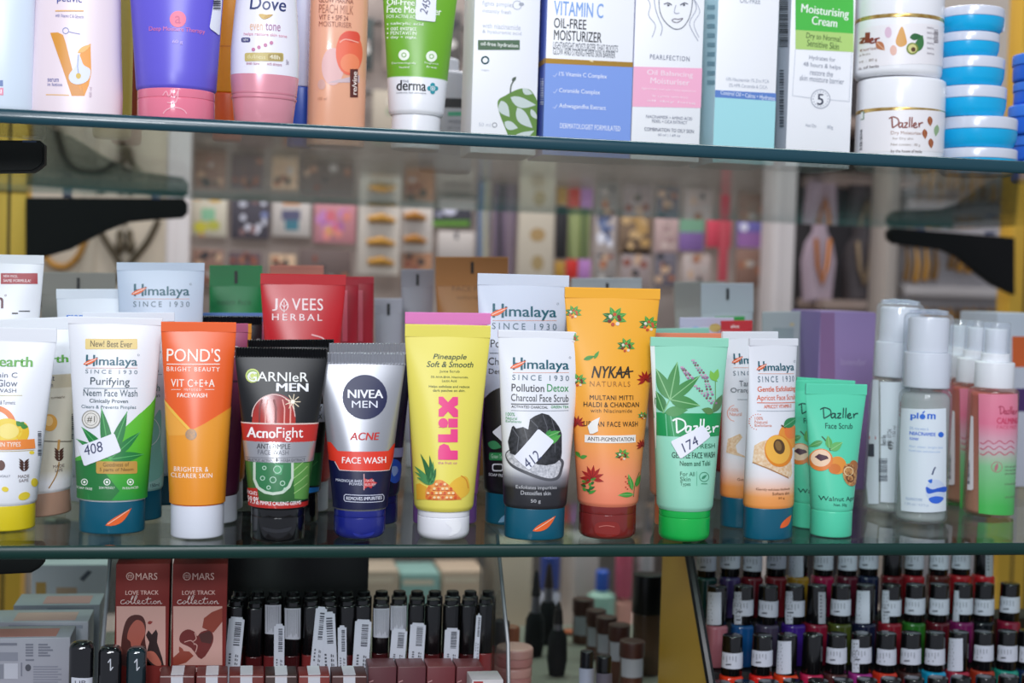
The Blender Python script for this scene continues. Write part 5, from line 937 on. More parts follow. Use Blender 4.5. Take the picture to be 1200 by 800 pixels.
# ---- jars
def jar(lb, cx, by, wpx, hpx, z0, Y, group, seed=0):
    B = base_pt(cx, Y, z0); s = mpp(B); a = wpx/2*s; H = hpx*s
    r = thing('cream_jar', lb, 'jar', Matrix.Translation(B+Vector((0, 0, 0.0002))), group)
    return r, s, a, H
jarm = M('#f8f8fb', 0.22)
Yj = on_z(1052, 196, GT).y+0.03
jz = GT
for k in range(2):
    r, s, a, H = jar(('white cream jar with gold band, lower of the two stacked', 'white cream jar with gold band and avocado picture, upper of the two stacked')[k], 1052-k*1, 0, 101, 105, jz, Yj, 'stacked white cream jars')
    Loft(rounded(0, H*0.62, a, a, 0.004, 0.001)).build('jar_body', jarm, r)
    Loft(rounded(H*0.625, H*0.99, a*1.0, a*1.0, 0.0008, 0.002)).build('lid', jarm, r)
    Loft(rounded(H*0.61, H*0.655, a*1.004, a*1.004, 0.0004, 0.0004)).build('gold_band', noisyM('#b98a3a', '#e9cf8a', 120, 0.25, 0.7), r)
    L = Loft([(0, a, a, 2), (H, a, a, 2)]); A = Art(r, L, 'jar_label'); yb = proj(r.matrix_world.translation)[1]; y0 = (194, 95)[k]
    A.rect(990, y0-62, 1108, y0-14, '#f6f2f4', L=1); br = '#8a3a2a'; dx = 0 if k == 0 else -50
    A.script(DAZ, 1042+dx, y0-58, 1081+dx, y0-43, 1.4, br)
    A.text('Dry Moisturiser', 1044+dx, y0-40, 1080+dx, y0-35, '#9a6a52'); A.text('for Dry skin', 1046+dx, y0-33, 1070+dx, y0-29.5, '#9a8a80'); A.text('Net content : 80 g', 1044+dx, y0-26, 1078+dx, y0-22, '#9a8a80'); A.text('by the house of herbs', 1044+dx, y0-18.5, 1080+dx, y0-14, '#6a5a5a', bold=0.02)
    if k == 0:
        A.rect(1004, y0-64, 1013, y0-54, '#6a8a6a', L=3); A.rect(1005, y0-63, 1012, y0-55, '#eef2ee', L=4); A.ell(1008.5, y0-59, 2, 2, '#4a8a4a', L=5, n=12); A.barcode(1002, y0-44, 1011, y0-18, '#5a5a60', vert=True, n=16)
        for x, y in ((1089, 52), (1083, 37), (1090, 26)): A.leaf(x, y0-y-6, x+1, y0-y+6, 6, '#a4562e', L=4, vein='#d09a70')
        A.leaf(1098, y0-48, 1096, y0-34, 6, '#9ab88a', L=3)
    else:
        A.ell(1041, y0-57, 4, 6.5, '#e3c3d6', L=3); A.leaf(1027, y0-46, 1037, y0-36, 9, '#c27a52', L=4, vein='#e9c0a0'); A.poly(smooth_pts([(1057, y0-64), (1062, y0-50), (1062, y0-43), (1055, y0-40), (1050, y0-44), (1051, y0-52)], 4, True), '#d99a3a', L=3); A.leaf(1066, y0-51, 1080, y0-53, 8, '#2f6a3c', L=4); A.leaf(1074, y0-34, 1081, y0-54, 10, '#3f7a44', L=4)
        A.ell(1069, y0-38, 7, 7, '#7f8f3c', L=5); A.ell(1069, y0-38, 5, 5.2, '#d9d48a', L=6); A.ell(1070, y0-37, 2.6, 2.8, '#5a3a1e', L=7, n=14); A.ell(1047, y0-36, 4, 6, '#e9b9a8', L=3)
        for q in range(6): A.text('directions for use', 1086, y0-64+q*6, 1094, y0-61+q*6, '#8a8088')
        A.barcode(1094, y0-60, 1099, y0-44, '#7a7078', vert=True, n=8)
    A.done(); jz += H+0.0004
# blue jars, top pixel rows
bj = M('#12b2ea', 0.25); pj = M('#dfe3f0', 0.22, 0.1); Yb = Yj+0.004
rows = [(1144, 90, 28), (1144, 90, 33), (1137, 79, 33), (1136.5, 76, 31), (1134.5, 69, 26), (1137.5, 74, 27)]
wh = ('lowest', 'second from the bottom', 'third from the bottom', 'fourth from the bottom', 'fifth from the bottom', 'topmost')
z = GT
for k, (cx, wd, h) in enumerate(rows):
    r, s, a, H = jar('small sky blue pearl-lidded jar, %s of its stack of six' % wh[k], cx, 0, wd, h*1.065, z, Yb, 'stacked sky blue jars with pearl lids')
    Loft([(0, a*0.86, a*0.86, 2), (H*0.08, a*0.92, a*0.92, 2), (H*0.3, a*0.985, a*0.985, 2), (H*0.58, a, a, 2), (H*0.585, a*0.95, a*0.95, 2)]).build('jar_body', bj, r)
    Loft(rounded(H*0.59, H*0.985, a, a, 0.0006, 0.0012)).build('lid', pj, r)
    if k == 5: box('lid_tab', pj, r, a*0.93, -0.006, H*0.15, a*1.02, 0.004, H*0.9, 0.0008)
    z += H+0.0003
z = GT; bd = M('#1f66d6', 0.25)
for k, (cx, h) in enumerate(((1222, 22), (1222, 28), (1221, 33), (1225, 25), (1224, 30))):
    r, s, a, H = jar('royal blue jar at the shelf end, %s of its stack' % ('lowest', 'second from bottom', 'middle', 'second from top', 'topmost')[k], cx, 0, 74 if k != 2 else 78, h*1.06, z, Yb+0.03, 'stacked royal blue jars')
    Loft(rounded(0, H*0.58, a*0.97, a*0.97, 0.002, 0.0006)).build('jar_body', bd, r); Loft(rounded(H*0.59, H*0.985, a, a, 0.0006, 0.001)).build('lid', M('#3a7ee2', 0.22), r); z += H+0.0003
# ------------------------------------------------------------------ below the lower glass
ZB = -0.16
r = thing('display_board', 'pale wooden display board under everything below the lower glass', 'board', Matrix.Translation((0, 0, ZB)))
box('board_top', noisyM('#8a8178', '#9c9288', 6, 0.5), r, -0.6, 0.012, -0.018, 0.7, 0.465, 0, 0.002); box('front_lip', M('#5f5850', 0.5), r, -0.6, 0.008, -0.03, 0.7, 0.012, 0.0, 0.001)
def low_carton(lb, x0, x1, y0, Y, col, side=None, dep=0.03, name='makeup_carton', group=None, yaw=0): return carton(name, lb, x0, x1, y0, 800, Y, col, side, dep, ZB, 'box', group, yaw=yaw, flaps=False)
mr = M('#74221e', 0.55, 0, 0, 0.25)
for k, (x0, x1) in enumerate(((134.5, 198), (201, 265.5))):
    r, S, d = low_carton(('dark red carton with a woman and black cat picture', 'dark red carton with a puzzle heart and hands picture')[k], x0, x1, 661, 0.066, mr, '#5a1a18', 0.03, group='dark red lip colour cartons')
    o = x0-134.5; A = Art(r, S); lt = '#d9aaa2'
    A.ring(152.5+o, 675, 4.2, 0.9, lt); A.text('m', 150+o, 673, 155+o, 677, lt); A.text('MARS', 159+o, 671, 184.5+o, 679, lt, bold=0.015); A.text('LOVE TRACK', 147+o, 691.5, 186+o, 696.5, lt, bold=0.03)
    A.script([[(0.9, 1.9), (0.3, 1.7), (0.1, 0.8), (0.5, 0.4), (1.0, 0.7), (1.4, 1.4), (1.2, 0.6), (1.6, 0.5), (1.9, 1.2), (1.5, 1.6), (1.4, 1.2)], [(2.0, 0.9), (2.7, 3.0), (2.6, 3.4), (2.3, 2.0), (2.4, 0.5), (2.9, 1.0), (3.5, 3.2), (3.3, 3.5), (3.0, 2.0), (3.1, 0.6), (3.5, 0.6), (4.1, 1.3), (3.9, 1.8), (3.6, 1.2), (3.9, 0.5), (4.4, 0.6)], [(5.1, 1.6), (4.7, 1.6), (4.6, 0.7), (5.1, 0.5), (5.5, 0.9)], [(5.9, 3.0), (5.6, 1.2), (5.8, 0.5), (6.2, 0.7)], [(5.3, 2.1), (6.5, 2.4)], [(6.5, 1.5), (6.4, 0.7), (6.7, 0.5), (7.0, 0.9)], [(7.4, 1.6), (7.0, 1.2), (7.2, 0.5), (7.6, 0.8), (7.5, 1.5)], [(7.9, 1.5), (7.9, 0.5)], [(7.9, 1.1), (8.3, 1.6), (8.5, 0.5), (8.8, 0.7)]], 141+o, 696, 190+o, 708.5, 0.75, '#e6c9c4')
    A.rect(136.5+o, 710, 194+o, 779, '#c79a8f', L=2)
    if k == 0:
        A.poly(smooth_pts([(143, 779), (142, 755), (145, 735), (150, 724), (158, 720), (167, 722), (171, 732), (170, 748), (172, 765), (168, 779)], 4, True), '#4a1f1a', L=3); A.poly(smooth_pts([(152, 735), (160, 726), (168, 730), (170, 742), (165, 754), (163, 764), (155, 765), (153, 752), (149, 747)], 4, True), '#a8594a', L=4)
        A.poly([(168, 779), (172, 764), (175, 752), (171, 744), (174, 738), (178, 743), (183, 737), (185, 742), (184, 752), (190, 770), (192, 779)], '#2a1414', L=4); A.poly(smooth_pts([(170, 764), (180, 763), (187, 772), (189, 779), (182, 779), (174, 772)], 3, True), '#b0604e', L=5); A.leaf(173, 730, 179, 728, 4, '#8a2f2a', L=4); A.poly([(136.5, 770), (150, 764), (166, 768), (178, 779), (136.5, 779)], '#381816', L=4)
    else:
        A.poly(smooth_pts([(236, 772), (224, 759), (211, 752), (212, 742), (220, 737), (228, 740), (231, 745), (236, 740), (246, 738), (250, 745), (248, 756)], 3, True), '#6a2320', L=3); A.poly([(233, 743), (246, 738.5), (249.5, 746), (247, 754), (236, 752)], '#4a2420', L=4)
        A.line([(228, 741), (230, 748), (226, 752), (231, 756), (229, 764)], 1, '#c79a8f', L=5, sm=3); A.line([(216, 752), (224, 750), (228, 755)], 1, '#c79a8f', L=5, sm=3)
        A.poly([(237, 735), (239, 724), (248, 717), (260.5, 712), (260.5, 728), (250, 741), (246, 739)], '#8a3a2a', L=4); A.poly([(203, 779), (203, 770), (212, 762), (222, 763), (227, 768), (218, 776), (208, 779)], '#8a3a2a', L=4); A.leaf(214, 765, 210, 757, 5, '#8a3a2a', L=5)
        A.text('FOUR LETTERS', 202.5, 782, 238, 787, '#e2c4bd', bold=0.03)
    A.ring(190+o, 784.5, 2.4, 0.8, '#b98a82'); A.done()
# acrylic organiser
acr = clearM('#eef0f0', 1.0, 0.02, 0.04, '#c8ccd0')
XLp = min(on_y(131, 655, 0.10).x, on_y(134.5, 730, 0.066).x-0.003); XRp = on_y(581, 655, 0.10).x
r = thing('acrylic_organiser', 'clear acrylic organiser tray holding dark red cartons and lip glosses', 'organiser', Matrix.Translation((XLp, 0, ZB)))
for x in (0, XRp-XLp):
    bm = bmesh.new(); pr = [(0.028, 0.0), (0.155, 0.0), (0.155, 0.148), (0.098, 0.148), (0.05, 0.09)]
    a = [bm.verts.new((x-0.001, y, z)) for y, z in pr]; b = [bm.verts.new((x+0.001, y, z)) for y, z in pr]; bm.faces.new(a); bm.faces.new(b[::-1])
    for i in range(5): bm.faces.new((a[i], b[i], b[(i+1) % 5], a[(i+1) % 5]))
    bmesh.ops.recalc_face_normals(bm, faces=bm.faces); from_bm('side_plate', bm, acr, r, False)
    bm = bmesh.new(); bm_tube(bm, [(x, 0.0975, 0.148), (x, 0.0495, 0.09), (x, 0.0275, 0.002)], 0.0012, 6); from_bm('plate_edge', bm, M('#6d7276', 0.3), r)
box('base_plate', acr, r, 0, 0.028, 0.00005, XRp-XLp, 0.155, 0.0002, 0)
a = on_y(262, 680, 0.15); b = on_y(432, 680, 0.15)
r = thing('display_header', 'black display back standing behind the lip glosses', 'display', Matrix.Translation((a.x, 0.152, ZB)))
box('panel', M('#0d0d0f', 0.5), r, 0, 0, 0, b.x-a.x, 0.003, -0.006-ZB, 0.0005); box('foot', M('#0d0d0f', 0.5), r, 0, 0.003, 0, b.x-a.x, 0.02, 0.002, 0.0003)
# lip glosses
capb = M('#0c0c0e', 0.22, 0, 0.4); glosses = ['#5a1c1e', '#4a1618', '#6a2426', '#3c1214', '#7a2c2c']
GP = {}
def gloss(lb, cx, ty, Y, col, tagpx=None, wrap=None):
    T = on_y(cx, ty, Y); B = Vector((T.x, Y, ZB+0.0006)); H = T.z-B.z; s = mpp(T); a = 0.0052
    r = thing('lip_gloss', lb, 'lip gloss', Matrix.Translation(B), 'lip glosses in the acrylic organiser')
    zc = H-63*s
    if col not in GP:
        pass
    Loft(rounded(0, zc, a, a, 0.0006, 0.0004, 3.2)).build('gloss_tube', M(col, 0.16, 0, 0.5), r, 28)
    Loft(rounded(zc+0.0002, H-0.003, a*0.98, a*0.98, 0.0003, 0.0008, 3.2)+[(H-0.0028, a*0.8, a*0.8, 2.4), (H-0.0004, a*0.78, a*0.78, 2.4), (H, a*0.7, a*0.7, 2.4)]).build('cap', capb, r, 28)
    if wrap:
        A = Art(r, Loft([(0, a, a, 3.2), (H, a, a, 3.2)]), 'paper_label', base=2e-4); y0, y1 = wrap; A.rect(cx-9, y0, cx+9, y1, '#c2c3cc', L=1)
        for i in range(7): A.line([(cx-6+i*2, y0+2), (cx-6+i*2, y1-2-(i % 3)*2)], 0.6, '#7a7c86')
        A.done()
    if tagpx:
        x0, x1, y0, y1, rot = tagpx
        ta = on_y((x0+x1)/2, (y0+y1)/2, Y-a); Mf = Matrix.Translation((ta.x-B.x, -a-0.0012, ta.z-B.z)) @ Matrix.Rotation(radians(rot), 4, 'Y') @ Matrix.Rotation(radians(-6), 4, 'Z')
        w, h = (x1-x0)/2*s, (y1-y0)/2*s
        bm = bmesh.new(); bm_box(bm, -w, 0, -h, w, 0.0004, h); es = [e for e in bm.edges if abs(e.verts[0].co.y-e.verts[1].co.y) > 1e-5]; bmesh.ops.bevel(bm, geom=es, offset=0.0013, segments=3, affect='EDGES'); bm.transform(Mf); t = from_bm('price_tag', bm, M('#d6d9e4', 0.5), r)
        A = Art(r, Flat(w, 0, Mf), 'barcode_print', parent=t); A.surf.h = 99
        def lr(u0, z0, u1, z1, c='#4a4d58'): A.add([(u0*w, z0*h), (u1*w, z0*h), (u1*w, z1*h), (u0*w, z1*h)], [(0, 1, 2, 3)], c, 2)
        rd = random.Random(int(cx)); z = 0.85
        while z > 0.15: q = rd.uniform(0.02, 0.05); lr(-0.15, z-q, 0.65, z); z -= q+rd.uniform(0.015, 0.04)
        for q in range(4): lr(-0.55, -0.15-q*0.09, -0.3, -0.1-q*0.09)
        for q in range(5): lr(0.25, -0.2-q*0.12, 0.4, -0.12-q*0.12); lr(0.5, -0.2-q*0.12, 0.62, -0.14-q*0.12)
        A.done()
    return r
fr = {290: None}
front = [(276, 703, (265, 283, 722, 800, 4), None), (299, 705, None, None), (320, 704, (321, 333, 730, 805, -1), (708, 742)), (343, 704, None, (712, 748)), (365, 703, (366, 379, 710, 800, 4), None), (386, 703, (376, 394, 716, 805, -4), None), (407, 703, (396, 406, 732, 800, -2), None), (425, 702, (414, 433, 725, 800, 2), None), (447, 701, None, (712, 746)), (467, 701, (457, 475, 736, 790, 3), (709, 738)), (488, 701, (479, 497, 729, 790, 2), None), (508, 702, None, None), (529, 702, (520, 537, 735, 790, 1), None), (549, 702, None, None), (569, 701, (556, 562, 718, 780, 2), None)]
names = 'first second third fourth fifth sixth seventh eighth ninth tenth eleventh twelfth thirteenth fourteenth fifteenth'.split()
for k, (cx, ty, tg, wr) in enumerate(front):
    gloss('black capped lip gloss, %s in the front row counting from the dark red cartons' % names[k], cx, ty, 0.098, glosses[k % 5], tg, wr)
for k in range(15):
    cx = 281+k*20.8; gloss('black capped lip gloss, %s in the back row counting from the dark red cartons' % names[k], cx, 692, 0.122, glosses[(k*2+1) % 5])
# three black lipsticks in front
for k, (x0, x1, ty) in enumerate(((82, 110, 751), (116, 143, 756), (149, 172, 757))):
    Y = 0.048; T = on_y((x0+x1)/2, ty, Y); s = mpp(T); B = Vector((T.x, Y, ZB+0.0004)); H = T.z-B.z; a = (x1-x0)/2*s
    r = thing('lipstick', ('glossy black lipstick case with a white label, beside the white cartons', 'glossy black lipstick case, middle of three before the dark red carton', 'glossy black lipstick case with a teal sheen, nearest the dark red carton')[k], 'lipstick', Matrix.Translation(B), 'black lipstick cases')
    Loft(rounded(0.035, H, a, a, 0.0004, 0.004, 2.8, 6)).build('cap', M(('#101014', '#101014', '#16282e')[k], 0.1, 0, 0.6), r); Loft(rounded(0, 0.0348, a*1.03, a*1.03, 0.0008, 0.0004, 2.8)).build('case_base', M('#141418', 0.15, 0, 0.5), r)  # the last case's teal sheen is painted into its cap colour
    A = Art(r, Loft([(0, a, a, 2.8), (H, a, a, 2.8)]), 'paper_label', base=2e-4); cx = (x0+x1)/2
    if k == 0: A.rect(84, 793, 108, 812, '#c9ccd6', L=1); A.text('LIP', 88, 797, 100, 802, '#4a4a55'); 
    else: A.line([(cx-3, 776), (cx, 772), (cx, 785), (cx+3, 781)], 1.2, '#c9ccd4')
    A.done()
# little striped cartons along the front
for k, (x0, x1) in enumerate(((187, 228), (230, 266.5), (268.5, 309), (311, 348), (350, 386.5), (389, 430))):
    r, S, d = low_carton('small maroon carton with white stripe, %s in the front line' % names[k], x0, x1, 791.5, 0.036, ('#5e2420', '#6a2a26', '#6e2c26', '#3f2a26', '#7c2e28', '#4a2420')[k], None, 0.02, group='small striped maroon cartons')
    A = Art(r, S); m = x0+(x1-x0)*0.5; A.rect(m-7, 785, m+7, 900, '#c9c9d0', L=2); A.line([(x0+1, 792.6), (x1-1, 792.6)], 0.9, '#c9b8b4', L=4); A.done()
    bm = bmesh.new(); bm_box(bm, -7*mpp((0, 0.036, -0.1)), 0.0004, d['h']+0.00005, 7*mpp((0, 0.036, -0.1)), 0.0196, d['h']+0.0003); from_bm('white_stripe', bm, M('#d9d9de', 0.4), r, False)
for k, (x0, x1) in enumerate(((431.5, 464.5), (466, 499), (500.5, 533.5), (535, 566))):
    r, S, d = low_carton('plain wine red carton, %s of four under the lip glosses' % names[k], x0, x1, 781.5, 0.058, ('#5a2a30', '#5c2a30', '#6a2a2e', '#642a2e')[k], None, 0.02, group='plain wine red cartons'); A = Art(r, S); A.line([(x0+1, 799), (x0+6, 797)], 1.4, '#b98a8a'); A.done()
r, S, d = low_carton('white carton corner with red print in front of the wine red cartons', 553, 590, 797, 0.034, '#c9c4c4', None, 0.02); A = Art(r, S); A.rect(555, 798, 566, 812, '#a83a3a', L=2); A.done()
# white cartons at the end
for k, (x0, x1, y0, Y, dp) in enumerate(((-60, 82, 748, 0.10, 0.03), (-30, 103, 729, 0.142, 0.034), (15, 116, 709, 0.195, 0.035))):
    r, S, d = low_carton(('white carton with grey printed panels, nearest under the black bracket', 'white carton behind the one with printed panels, reddish top', 'white carton third back under the bracket, pink marked top')[k], x0, x1, y0, Y, '#a3a3ae', '#92939f', dp, group='white cartons under the bracket')
    w, h = d['w'], d['h']
    bm = bmesh.new(); bm_box(bm, -w*0.35, dp*0.1, h, w*0.75, dp*0.75, h+0.0002); from_bm('top_print', bm, M(('#b97a74', '#c39a94', '#c78f8e')[k], 0.5), r, False)
    A = Art(r, S); g = '#7d7f8c'
    if k == 0:
        A.rect(-5, 753, 20, 756, g, L=2); A.rect(-5, 764, 21, 774, '#8f919e', L=2); A.rect(-5, 778, 4, 795, '#8a8c98', L=2); A.rect(5, 777, 21, 795, '#c6c7d2', L=2); A.ell(33, 782, 3.4, 4, '#54565f', L=3)
        for i in range(5): A.rect(30, 754+i*3.2, 39, 756+i*3.2, g, L=2); A.rect(45, 754+i*3.2, 56+(i % 3)*3, 756+i*3.2, g, L=2)
        for i in range(7): A.rect(39, 780+i*3, 68+(i % 2)*4, 781.6+i*3, '#8f919e', L=2)
        A.rect(30, 772, 40, 774, g, L=2); A.rect(24.5, 776, 26, 792, g, L=2)
    else: A.rect(x0+40, y0+3, x1-6, y0+7, '#8d909e', L=2)
    A.done()
r, S, d = low_carton('large white carton standing at the back under the bracket, dark diagonal mark', 36, 134, 662, 0.36, '#c9c9d0', None, 0.04); A = Art(r, S); A.poly([(93, 678), (103, 668), (108, 670), (98, 681)], '#565a66', L=2); A.rect(66, 688, 90, 700, '#c9a78e', L=2); A.rect(42, 682, 54, 712, '#c79a52', L=2); A.done()
for k, (x, c) in enumerate(((60, '#c9bdb0'), (72, '#22242a'), (88, '#b99a86'), (112, '#1c1d22'), (124, '#b08a78'))):
    T = on_y(x, 648, 0.44); B = Vector((T.x, 0.44, ZB)); r = thing('lipstick', 'slim lipstick at the back over the large white carton, %s from the bracket' % names[k], 'lipstick', Matrix.Translation(B), 'lipsticks at the back'); Loft(rounded(0, 0.1, 0.0062, 0.0062, 0.0005, 0.0005)).build('case_base', M('#8a8a90', 0.3), r, 24); Loft(rounded(0.1002, T.z-B.z, 0.006, 0.006, 0.0003, 0.001)).build('cap', M(c, 0.3), r, 24)

# ------------------------------------------------------------------ nail polish rack
XP = on_y(833, 800, 0.066).x
Prow = [0.165, 0.135, 0.105, 0.075]; ptop = [631, 683, 742, 796]
HB = 0.0555
zrow = [on_y(1000, ptop[i]+(2 if i == 1 else 0), Prow[i]).z-HB for i in range(4)]
r = thing('polish_rack', 'stepped nail polish rack with black front edge and gold side panel', 'rack', Matrix.Translation((XP, 0, ZB)))
XE = on_y(1200, 700, 0.135).x+0.03-XP
for i in range(4):
    box('step', M('#141416', 0.5), r, 0.002, Prow[i]-0.0145, 0, XE, Prow[i]+0.0150, zrow[i]-ZB-0.0004, 0.0004)
yb = on_x(777, 720, XP).y; yt = on_x(797, 655, XP); yf = on_x(832, 798, XP)
pr = [(yf.y-0.006, 0), (yb, 0), (yb, 0.151), (yt.y-0.002, 0.151), (yf.y, yf.z-ZB)]
for x0, x1, m in ((-0.002, 0.0015, gold_m), (XE, XE+0.0035, gold_m)):
    bm = bmesh.new(); a = [bm.verts.new((x0, y, z)) for y, z in pr]; b = [bm.verts.new((x1, y, z)) for y, z in pr]; bm.faces.new(a); bm.faces.new(b[::-1])
    for i in range(5): bm.faces.new((a[i], b[i], b[(i+1) % 5], a[(i+1) % 5]))
    bmesh.ops.recalc_face_normals(bm, faces=bm.faces); from_bm('side_panel', bm, m, r, False)
    bm = bmesh.new(); bm_tube(bm, [((x0+x1)/2, y-0.0025, z) for y, z in (pr[3], pr[4], pr[0])], 0.0032, 8); from_bm('edge_trim', bm, M('#101114', 0.4), r)
rows = [([825, 853, 879, 907, 933, 962, 990, 1015, 1043, 1068, 1097, 1123, 1150], '#1f4a48 #4a3a70 #7a1c28 #a02a34 #b98a2a #a01c48 #5a1a2a #1c2340 #7a1a24 #b02430 #5a2420 #b02028 #c01c28'.split(), 'LLLLVLLLBLLLS'),
        ([837, 868, 897, 928, 954, 982, 1011, 1041, 1069, 1097, 1125, 1150, 1180], '#b8707c #16508a #4a4258 #43258a #8a1a34 #4a5220 #1a1e38 #8a1e2c #2a6a24 #5a1420 #7a1f5a #14181c #8a1e38'.split(), 'VCLCSLVCLLTLL'),
        ([855, 890, 919, 949, 977, 1006, 1035, 1064, 1092, 1120, 1149, 1177, 1201], '#d8361c #d42420 #d6401c #b01f4a #4a2a28 #922a78 #c0301c #3a2220 #1590b8 #9a2238 #a03420 #1a8a78 #16284a'.split(), 'LLVBLCLLLVLLL'),
        ([841, 869, 897, 926, 955, 984, 1012, 1040, 1067, 1095, 1122, 1151, 1178, 1205], '#c23a2a #8a2a5a #2a3a7a #b0502a #6a1a2a #3a6a3a #a02a3a #7a3a6a #2a5a7a #b02a4a #5a2a1a #1a6a6a #8a1a2a #3a2a5a'.split(), 'LLLLLLLLLLLLLL')]
lacq = {}
rn = ('rear', 'second', 'third', 'front')
cn = {'#': ''}
def polish(i, k, cx, col, kind):
    Y = Prow[i]; B = base_pt(cx, Y, zrow[i]); B.z += 0.0003
    col_names = {0: 'a', 1: 'b'}
    r = thing('nail_polish_bottle', 'black capped nail polish, %s along the %s row of the rack' % ((names+['sixteenth'])[k], rn[i]), 'nail polish', Matrix.Translation(B) @ Matrix.Rotation(radians(random.Random(i*20+k).uniform(-8, 8)), 4, 'Z'), 'nail polish bottles on the stepped rack')
    a = 0.0076; zg = 0.029; c = 0.0069
    if i < 3 or True:
        Loft(rounded(0, zg, a, a, 0.0012, 0.0022, 3.0)).build('glass_bottle', M(col, 0.12, 0, 0.6), r, 32)
    Loft(rounded(zg+0.0001, HB, c*1.02, c*1.02, 0.0004, 0.0009, 2.0, 4, c*0.97, c*0.97)).build('cap', capb, r, 32)
    A = Art(r, Loft([(0, c*1.02, c*1.02, 2), (zg, c*1.02, c*1.02, 2), (HB, c*0.97, c*0.97, 2)]), 'paper_label', base=2.5e-4, r=0.55); ty = proj((B.x, B.y-c, B.z+HB))[1]; rd = random.Random(i*31+k); pa = '#d3d6e2'; tx = '#4a4d58'
    def lines(x0, x1, y0, y1):
        for q in range(5): x = x0+(x1-x0)*(0.15+0.17*q); A.rect(x, y0+5, x+(x1-x0)*0.06, y0+5+(y1-y0)*rd.uniform(0.2, 0.4), '#a0a3ae', L=3)
        A.rect(x0+(x1-x0)*0.3, y1-4, x0+(x1-x0)*0.6, y1-2.4, tx, L=3)
    if kind in 'LCT': y0 = ty+15+rd.uniform(-2, 2); A.rect(cx-15, y0, cx+15, y0+18, pa, L=1); lines(cx-10, cx+10, y0, y0+18)
    if kind in 'CV': x = cx-(7 if kind == 'C' else 9); A.rect(x, ty+5, x+(8 if kind == 'C' else 17), ty+43, pa, L=2); [A.rect(x+2, ty+9+q*4, x+6+(q % 2), ty+10.6+q*4, tx, L=3) for q in range(8)]
    if kind == 'S': A.rect(cx+5, ty+6, cx+13, ty+43, '#b9bac2', L=1); [A.rect(cx+6.5, ty+10+q*4, cx+9, ty+11.4+q*4, tx, L=3) for q in range(7)]
    if kind == 'T': A.rect(cx-9, ty+6, cx-1, ty+42, pa, L=2)
    if A.V: A.done()
for i, (xs, cs, kd) in enumerate(rows):
    for k, cx in enumerate(xs): polish(i, k, cx, cs[k], kd[k])

# ------------------------------------------------------------------ the blurred jars, brushes and bottles on the board
bro = '#4a2a24'
for k, (cx, ty, wd, Y) in enumerate(((684, 701, 26, 0.40), (699, 714, 24, 0.35), (711, 722, 25, 0.30), (726, 731, 26, 0.255), (741, 750, 30, 0.205))):
    T = on_y(cx, ty, Y); s = mpp(T); B = Vector((T.x, Y, ZB+0.0003)); H = T.z-B.z; a = wd/2*s
    r = thing('cosmetic_jar', 'brown lidded jar with pale label, %s of the receding line of five from the back' % names[k], 'jar', Matrix.Translation(B), 'brown lidded jars')
    Loft(rounded(0, H-0.012, a*0.92, a*0.92, 0.001, 0.002)).build('jar_body', M('#5a382c', 0.3), r, 36); Loft(rounded(H-0.0118, H, a, a, 0.0005, 0.001)).build('lid', M(bro, 0.4), r, 36)
    A = Art(r, Loft([(0, a*0.92, a*0.92, 2), (H, a*0.92, a*0.92, 2)]), 'paper_label', base=2e-4); A.rect(cx-wd*0.42, ty+20, cx+wd*0.4, ty+42, '#a9acb4', L=1); A.done()
T = on_y(761, 672, 0.30); s = mpp(T); B = Vector((T.x, 0.30, ZB+0.0003)); H = T.z-B.z
r = thing('foundation_bottle', 'tall brown foundation bottle with a big black cap by the gold rack side', 'bottle', Matrix.Translation(B)); Loft(rounded(0, H-46*s, 17*s, 14*s, 0.001, 0.001, 2.6)).build('bottle_body', M('#5a4434', 0.25), r, 40); Loft(rounded(H-46*s+0.0002, H, 19*s, 16*s, 0.0005, 0.001, 2.4)).build('cap', M('#0e0e10', 0.3), r, 40)
for k, (cx, ty, Y, c) in enumerate(((629, 668, 0.36, '#2f2c2e'), (644, 660, 0.40, '#3a2c28'), (655, 705, 0.30, '#2a2628'))):
    T = on_y(cx, ty, Y); s = mpp(T); B = Vector((T.x, Y, ZB+0.0003)); H = T.z-B.z
    r = thing('makeup_brush', ('slim dark makeup brush standing among the blurred jars, farthest from them', 'dark makeup brush in the middle of three', 'shorter dark makeup brush next to the brown jars')[k], 'brush', Matrix.Translation(B), 'makeup brushes')
    Loft([(0, 9*s, 9*s), (0.012, 12*s, 12*s), (0.03, 11*s, 11*s), (0.036, 7*s, 7*s)]).build('bristle_head', M('#17151a', 0.8), r, 24); Loft([(0.036, 5.5*s, 5.5*s), (0.052, 4.5*s, 4.5*s)]).build('ferrule', M('#8a8a94', 0.3, 0.8), r, 24); Loft([(0.052, 4.5*s, 4.5*s), (H*0.7, 6*s, 6*s), (H*0.95, 3*s, 3*s), (H, 1.5*s, 1.5*s)]).build('handle', M(c, 0.35), r, 24)
for k, (cx, ty, wd, Y, c, cc) in enumerate(((688, 762, 20, 0.155, '#3a3e52', '#16181e'), (708, 768, 22, 0.13, '#23242a', '#101114'))):
    T = on_y(cx, ty, Y); s = mpp(T); B = Vector((T.x, Y, ZB+0.0003)); H = T.z-B.z; a = wd/2*s
    r = thing('serum_bottle', ('small blue marked dark bottle before the brown jars', 'small black bottle with silver ring before the brown jars')[k], 'bottle', Matrix.Translation(B), 'small dark bottles'); Loft(rounded(0, H*0.6, a, a, 0.001, 0.002)).build('bottle_body', M(c, 0.2), r, 32); Loft(rounded(H*0.6+0.0002, H, a*0.8, a*0.8, 0.0005, 0.001)).build('cap', M(cc, 0.25), r, 32)
    A = Art(r, Loft([(0, a, a, 2), (H, a, a, 2)]), 'paper_label', base=2e-4); A.rect(cx-9, ty+20, cx+9, ty+44, '#aab0c4' if k == 0 else '#5a5560', L=1); A.done()
